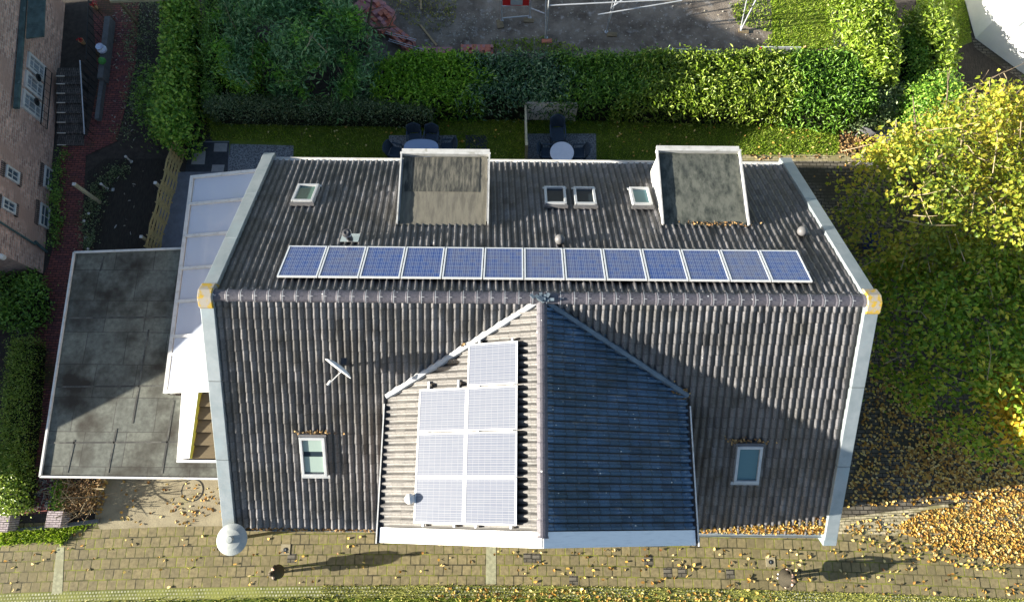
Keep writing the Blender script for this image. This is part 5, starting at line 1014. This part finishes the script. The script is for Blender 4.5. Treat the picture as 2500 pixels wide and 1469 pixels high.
# small shrubs and hedges on the left
plant('box_hedge', 'clipped narrow green hedge down the left edge beside the red path', 'hedge', hp([(22, 822), (78, 824), (62, 1040), (40, 1190), (-20, 1190), (5, 960)], .8), .1, .85, 700, 11, .11, (.06, .035), 'leaf_lit', edge=.2, core=(.62, .92), shell=.15, bump=.03, side=2600)
plant('box_hedge', 'sunlit leafy end of the left hedge by the brick pier', 'hedge', hp([(-30, 1090), (40, 1085), (55, 1180), (45, 1248), (-40, 1250)], .8), .1, .85, 330, 11, .13, (.09, .05), 'leaf_lit', edge=.25, core=(.6, .88), shell=.2, bump=.06, side=1000)
plant('dark_shrub', 'dark green shrub at the corner of the brick house', 'shrub', hp([(-30, 655), (90, 668), (108, 720), (90, 790), (30, 800), (-30, 790)], .7), .1, .8, 260, 12, .16, (.10, .06), 'leaf_mid', edge=.4, core=(.45, .75), shell=.4, side=300)
plant('twiggy_shrub', 'brownish low planting at the front corner of the garage', 'shrub', hp([(150, 1165), (255, 1165), (245, 1215), (225, 1255), (150, 1250), (130, 1215)], .2), .03, .35, 150, 10, .12, (.09, .03), 'leaf_brown', edge=.3, shell=.2, twigs=60)
plant('low_bush', 'small bright green bush at the edge of the brownish planting', 'shrub', hp([(128, 1180), (150, 1175), (152, 1240), (128, 1245)], .3), .05, .4, 50, 12, .1, (.09, .05), 'leaf_bright', edge=.2, shell=.2)
plant('ground_cover', 'planted strip with small leaves between the red path and the dark bed', 'plants', hp([(205, 480), (255, 420), (310, 400), (320, 420), (265, 470), (245, 540), (235, 610), (200, 610)], .1), .02, .22, 170, 9, .1, (.07, .04), 'leaf_clipped', edge=.2, shell=.15)
plant('wall_climber', 'green climbing plants along the foot of the brick house wall', 'plants', hp([(138, 370), (155, 365), (150, 480), (135, 600), (118, 600), (128, 480)], .3), .03, .45, 120, 10, .1, (.08, .05), 'leaf_mid', edge=.2, shell=.3)
plant('path_weeds', 'low weeds with pale dry leaves on the path under the ivy hedge', 'plants', hp([(300, 0), (400, 0), (370, 150), (345, 230), (330, 340), (290, 350), (320, 200)], .1), .02, .3, 190, 9, .13, (.10, .04), 'leaf_clipped', edge=.3, shell=.2)

# ================================================================== FALLEN LEAVES AND DEBRIS (stuff)
def litter(name, lab, polys, m, size=(.10, .072), z=.02, cat='leaves'):
    C = []
    for poly, n in polys: P = sample(poly, n); C.append(np.column_stack([P, z + np.abs(R.normal(0, .012, n))]))
    C = np.vstack(C); V, Fq = leaves(C, *size, up=3.0, fold=.22, six=True, vary=.45); return tag(link(name, V, Fq, m, origin=(0, 0, 0)), lab, cat, kind='stuff')
litter('fallen_leaves', 'yellow and brown maple leaves scattered over paving and driveway', [
    (gp([(2260, 1240), (2700, 1180), (2700, 1400), (2420, 1370), (2280, 1330), (2180, 1290)]), 3700), (gp([(2080, 1265), (2330, 1235), (2500, 1300), (2450, 1400), (2200, 1360), (2050, 1310)]), 420),
    (gp([(2060, 1240), (2130, 900), (2300, 1000), (2700, 1080), (2700, 1190), (2400, 1220)]), 2300), (gp([(2250, 1050), (2700, 1080), (2700, 1200), (2330, 1215), (2180, 1150)]), 1800), (gp([(2070, 920), (2150, 820), (2300, 950), (2200, 1050)]), 160),
    (gp([(1250, 1340), (2500, 1330), (2500, 1465), (1250, 1425)]), 220), (gp([(0, 1300), (1250, 1310), (1250, 1425), (0, 1440)]), 90), (gp([(420, 1180), (545, 1180), (560, 1280), (400, 1285)]), 40), (gp([(255, 1170), (560, 1180), (560, 1280), (240, 1285)]), 50), (gp([(225, 1170), (265, 1168), (250, 1250), (225, 1262)]), 90),
    (gp([(1990, 400), (2130, 390), (2130, 640), (1960, 600)]), 40), (gp([(1060, 1430), (1900, 1445), (1900, 1475), (1060, 1475)]), 240)], 'leaf_fallen')
litter('bed_leaves', 'brown leaf litter around the grey chairs beside the lawn', [(gp([(2055, 290), (2130, 268), (2250, 260), (2260, 400), (2120, 400), (2110, 375), (2045, 375)]), 1500), (gp([(1815, 378), (2115, 372), (2120, 392), (1815, 392)]), 60), (gp([(1700, 275), (2050, 280), (2045, 292), (1700, 290)]), 160)], 'leaf_brown', (.11, .075))
litter('lawn_leaves', 'pale leaves lying on the lawn', [(gp([(1500, 290), (2045, 285), (2045, 378), (1800, 378), (1480, 385)]), 90), (gp([(500, 280), (1280, 290), (1250, 380), (700, 350)]), 45)], 'leaf_fallen', (.09, .06), .08)
litter('path_leaves', 'pale narrow dry leaves on the dark path and beds at the left', [(gp([(275, 10), (400, 30), (350, 240), (330, 350), (270, 330), (262, 60)]), 120), (gp([(75, 1170), (140, 1170), (120, 1245), (60, 1245)]), 130), (gp([(30, 770), (90, 770), (85, 815), (30, 815)]), 60), (gp([(250, 400), (380, 400), (350, 600), (230, 600)]), 14)], 'debris', (.14, .035), .03)
litter('yard_rubble', 'small pale rubble and chips lying on the bare yard soil', [(gp([(1200, 0), (1880, 0), (1880, 118), (1200, 118)]), 260), (gp([(1060, 30), (1220, 30), (1220, 110), (1080, 110)]), 160)], 'debris', (.06, .05), .02, 'rubble')
# leaves in gutters and on roofs
def roof_litter(name, lab, pts, n, size, m='leaf_fallen'):
    C = np.vstack([np.column_stack([R.uniform(a[0], b[0], k), R.uniform(a[1], b[1], k), np.linspace(0, 0, k) + a[2] + R.random(k) * (b[2] - a[2])]) for a, b, k in pts]); V, Fq = leaves(C, *size, up=1.2, six=True); return tag(link(name, V, Fq, m, origin=(0, 0, 0)), lab, 'leaves', kind='stuff')
C = []
for k in range(700):
    x = 4.75 + (FR[0] - 4.75) * math.sqrt(random.random()); reach = .08 + .38 * ((x - 4.75) / 3.7) ** 1.5 * abs(math.sin((x - FL[0]) / ((FR[0] - FL[0]) / 87) * math.pi)) ; y = FR[1] + random.random() * reach; C.append((x, y, zf(y) + .045))
V, Fq = leaves(np.array(C), .1, .07, up=1.2, six=True); tag(link('eaves_leaves', V, Fq, 'leaf_fallen', origin=(0, 0, 0)), 'yellow leaves heaped along the right front eaves', 'leaves', kind='stuff')
C = [(random.uniform(FL[0], -3.1), FL[1] - .06 + random.uniform(-.03, .05), FL[2] - .05 + random.random() * .04) for _ in range(300)]; V, Fq = leaves(np.array(C), .07, .05, up=1.2, six=True); tag(link('gutter_leaves', V, Fq, 'leaf_brown', origin=(0, 0, 0)), 'brown leaves lying in the left front gutter', 'leaves', kind='stuff')
C = []
for (px, py, fn_, n, sx, sy) in ((769, 1056, front, 45, .3, .03), (1822, 1077, front, 60, .3, .05), (1656, 965, front, 60, .12, .1), (1135, 845, front, 14, .06, .04), (1748, 545, back, 90, .5, .05), (1818, 450, back, 0, .05, .5)):
    p = fn_(px, py, .07)
    for _ in range(n): y = p[1] + random.gauss(0, sy); C.append((p[0] + random.gauss(0, sx), y, zf(y) + .08 + random.random() * .03))
V, Fq = leaves(np.array(C), .07, .05, up=1.0, six=True); tag(link('roof_leaves', V, Fq, 'leaf_brown', origin=(0, 0, 0)), 'brown leaves and moss caught above the roof windows and in the valley', 'leaves', kind='stuff')

# ================================================================== TWO PEOPLE (only their long shadows stand out in the photo)
def person(base, yaw, lab, coat, shoes, flare, arm_out):
    o = thing('person', lab, 'person', tuple(base), 'people on the pavement'); S = 1.15 / 1.72
    cs, sn = math.cos(yaw), math.sin(yaw)
    def T(p): x, y, z = p; return np.array([base[0] + S * (x * cs - y * sn), base[1] + S * (x * sn + y * cs), .006 + S * z])
    def skin(name, J, E_, m, par):
        me = bpy.data.meshes.new(name); me.from_pydata([tuple(T(p) - base) for p, r in J], E_, []); ob = bpy.data.objects.new(name, me); COL.objects.link(ob); ob.parent = par; ORG[ob.name] = ORG[par.name]
        sk = ob.modifiers.new('skin', 'SKIN'); sk.use_smooth_shade = True
        for i, (p, r) in enumerate(J): me.skin_vertices[0].data[i].radius = (r[0] * S, r[1] * S) if isinstance(r, tuple) else (r * S, r * S); me.skin_vertices[0].data[i].use_root = (i == 0)
        sb = ob.modifiers.new('sub', 'SUBSURF'); sb.levels = 1; sb.render_levels = 2; me.materials.append(M[m]); return ob
    J = [((0, 0, .92), (.15, .11)), ((0, 0, 1.15), (.14, .10)), ((0, 0, 1.38), (.16, .10)), ((0, .01, 1.47), .055), ((0, .02, 1.53), .055), ((0, .03, 1.62), (.075, .095)), ((0, .02, 1.70), (.06, .075))]; E_ = [(i, i + 1) for i in range(6)]
    def add(p, r, par): J.append((p, r)); E_.append((par, len(J) - 1)); return len(J) - 1
    for sx in (-1, 1):
        k = add((sx * .09, 0, .86), .085, 0); k = add((sx * .09, .015, .48), .06, k); k = add((sx * .085, -.01, .09), .042, k); add((sx * .09, .13, .04), .035, k)
        a = add((sx * .2, 0, 1.38), .055, 2); a = add((sx * (.24 + arm_out), -.02, 1.12), .043, a); a = add((sx * (.24 + arm_out * 1.1), .06, .88), .032, a); hnd = add((sx * (.24 + arm_out), .08, .80), (.038, .018), a)
        for f in range(4): b1 = add((sx * (.24 + arm_out), .05 + f * .02, .75), .009, hnd); add((sx * (.235 + arm_out), .06 + f * .02, .71 + (.01 if f in (0, 3) else 0)), .008, b1)
        add((sx * (.215 + arm_out), .12, .78), .010, hnd)
    skin('body', J, E_, 'skin', o)
    def shell(rings, name, m, n=20):
        vs = []
        for (x, y, rx, ry, z) in rings:
            for k in range(n): t = 6.28318 * k / n; vs.append(T((x + rx * math.cos(t), y + ry * math.sin(t), z)) )
        MB().add(vs, [(i * n + k, i * n + (k + 1) % n, (i + 1) * n + (k + 1) % n, (i + 1) * n + k) for i in range(len(rings) - 1) for k in range(n)] + [tuple(range(n - 1, -1, -1)), tuple(range((len(rings) - 1) * n, len(rings) * n))]).obj(name, m, o, smooth=True)
    shell([(0, 0, .25 + flare, .24 + flare * .7, .62), (0, 0, .25 + flare * .6, .25 + flare * .4, .9), (0, 0, .25, .25 + flare * .2, 1.12), (0, 0, .25, .22, 1.34), (0, 0, .16, .11, 1.43), (0, .01, .075, .075, 1.48)], 'coat', coat)
    for sx in (-1, 1):
        shell([(sx * .24, 0, .08, .08, 1.36)][0:0] + [(sx * (.24 + arm_out * 1.05), .05, .05, .05, .92), (sx * (.24 + arm_out), -.02, .065, .065, 1.12), (sx * .205, 0, .085, .085, 1.36)], 'sleeve', coat, 12)
        shell([(sx * .085, -.005, .058, .062, .1), (sx * .09, .015, .078, .08, .48), (sx * .09, 0, .1, .1, .85)], 'trouser_leg', 'trousers', 14)
        shell([(sx * .09, .06, .052, .14, 0), (sx * .09, .06, .055, .145, .04), (sx * .09, .03, .045, .09, .09), (sx * .09, 0, .04, .04, .12)], 'shoe', shoes, 14)
    shell([(0, 0, .088, .10, 1.60), (0, .0, .096, .112, 1.66), (0, .0, .085, .1, 1.73), (0, 0, .04, .05, 1.765)], 'hair', 'hair')
    for sx in (-1, 1): MB().lathe([(.001, -.012), (.012 * S, 0), (.001, .012)], T((sx * .032, .118, 1.635)), 8).obj('eye', 'iron_black', o)
    MB().add([T((-.014, .115, 1.60)), T((.014, .115, 1.60)), T((0, .145, 1.595)), T((0, .12, 1.64))], [(0, 1, 2), (0, 2, 3), (1, 3, 2), (0, 3, 1)]).obj('nose', 'skin', o); MB().beam(T((-.025, .112, 1.565)), T((.025, .112, 1.565)), .006, .006).obj('mouth', 'red_paint', o)
    return o
person(g(690, 1391), math.radians(100), 'person in an olive coat standing on the pavement below the lamp, casting a long shadow', 'coat_olive', 'shoe_dark', .08, .05)
person(g(1907, 1407), math.radians(80), 'person with white shoes and wide grey coat standing on the pavement at the right', 'coat_grey', 'shoe_white', .22, .16)

# ================================================================== LIGHT, SKY, CAMERA
sdir = Vector((1, .125, -.266)).normalized(); sun = bpy.data.lights.new('sun', 'SUN'); sun.energy = 5.0; sun.angle = math.radians(.5); sun.color = (1, .93, .80); so = bpy.data.objects.new('sun', sun); COL.objects.link(so); so.rotation_euler = sdir.to_track_quat('-Z', 'Y').to_euler()
W = bpy.data.worlds.new('World'); SC.world = W; W.use_nodes = True; n, l = W.node_tree.nodes, W.node_tree.links
sk = n.new('ShaderNodeTexSky'); sk.sky_type = 'NISHITA'; sk.sun_disc = False; sk.sun_elevation = math.atan2(.266, math.hypot(1, .125)); sk.sun_rotation = math.atan2(-1, -.125); l.new(sk.outputs[0], n['Background'].inputs[0]); n['Background'].inputs[1].default_value = .06
cd = bpy.data.cameras.new('camera'); co = bpy.data.objects.new('camera', cd); COL.objects.link(co); cd.sensor_width = 36; cd.lens = 36 * F / 2500; cd.clip_end = 500; cd.clip_start = .1
m3 = Matrix((tuple(RI), tuple(UP), tuple(-FW))).transposed(); co.matrix_world = Matrix.Translation(Vector(CAM)) @ m3.to_4x4(); SC.camera = co
SC.view_settings.view_transform = 'Standard'; SC.view_settings.look = 'None'; SC.view_settings.gamma = 1; SC.view_settings.exposure = 2.1
SC.render.engine = 'CYCLES'; SC.cycles.max_bounces = 6; SC.cycles.transparent_max_bounces = 8
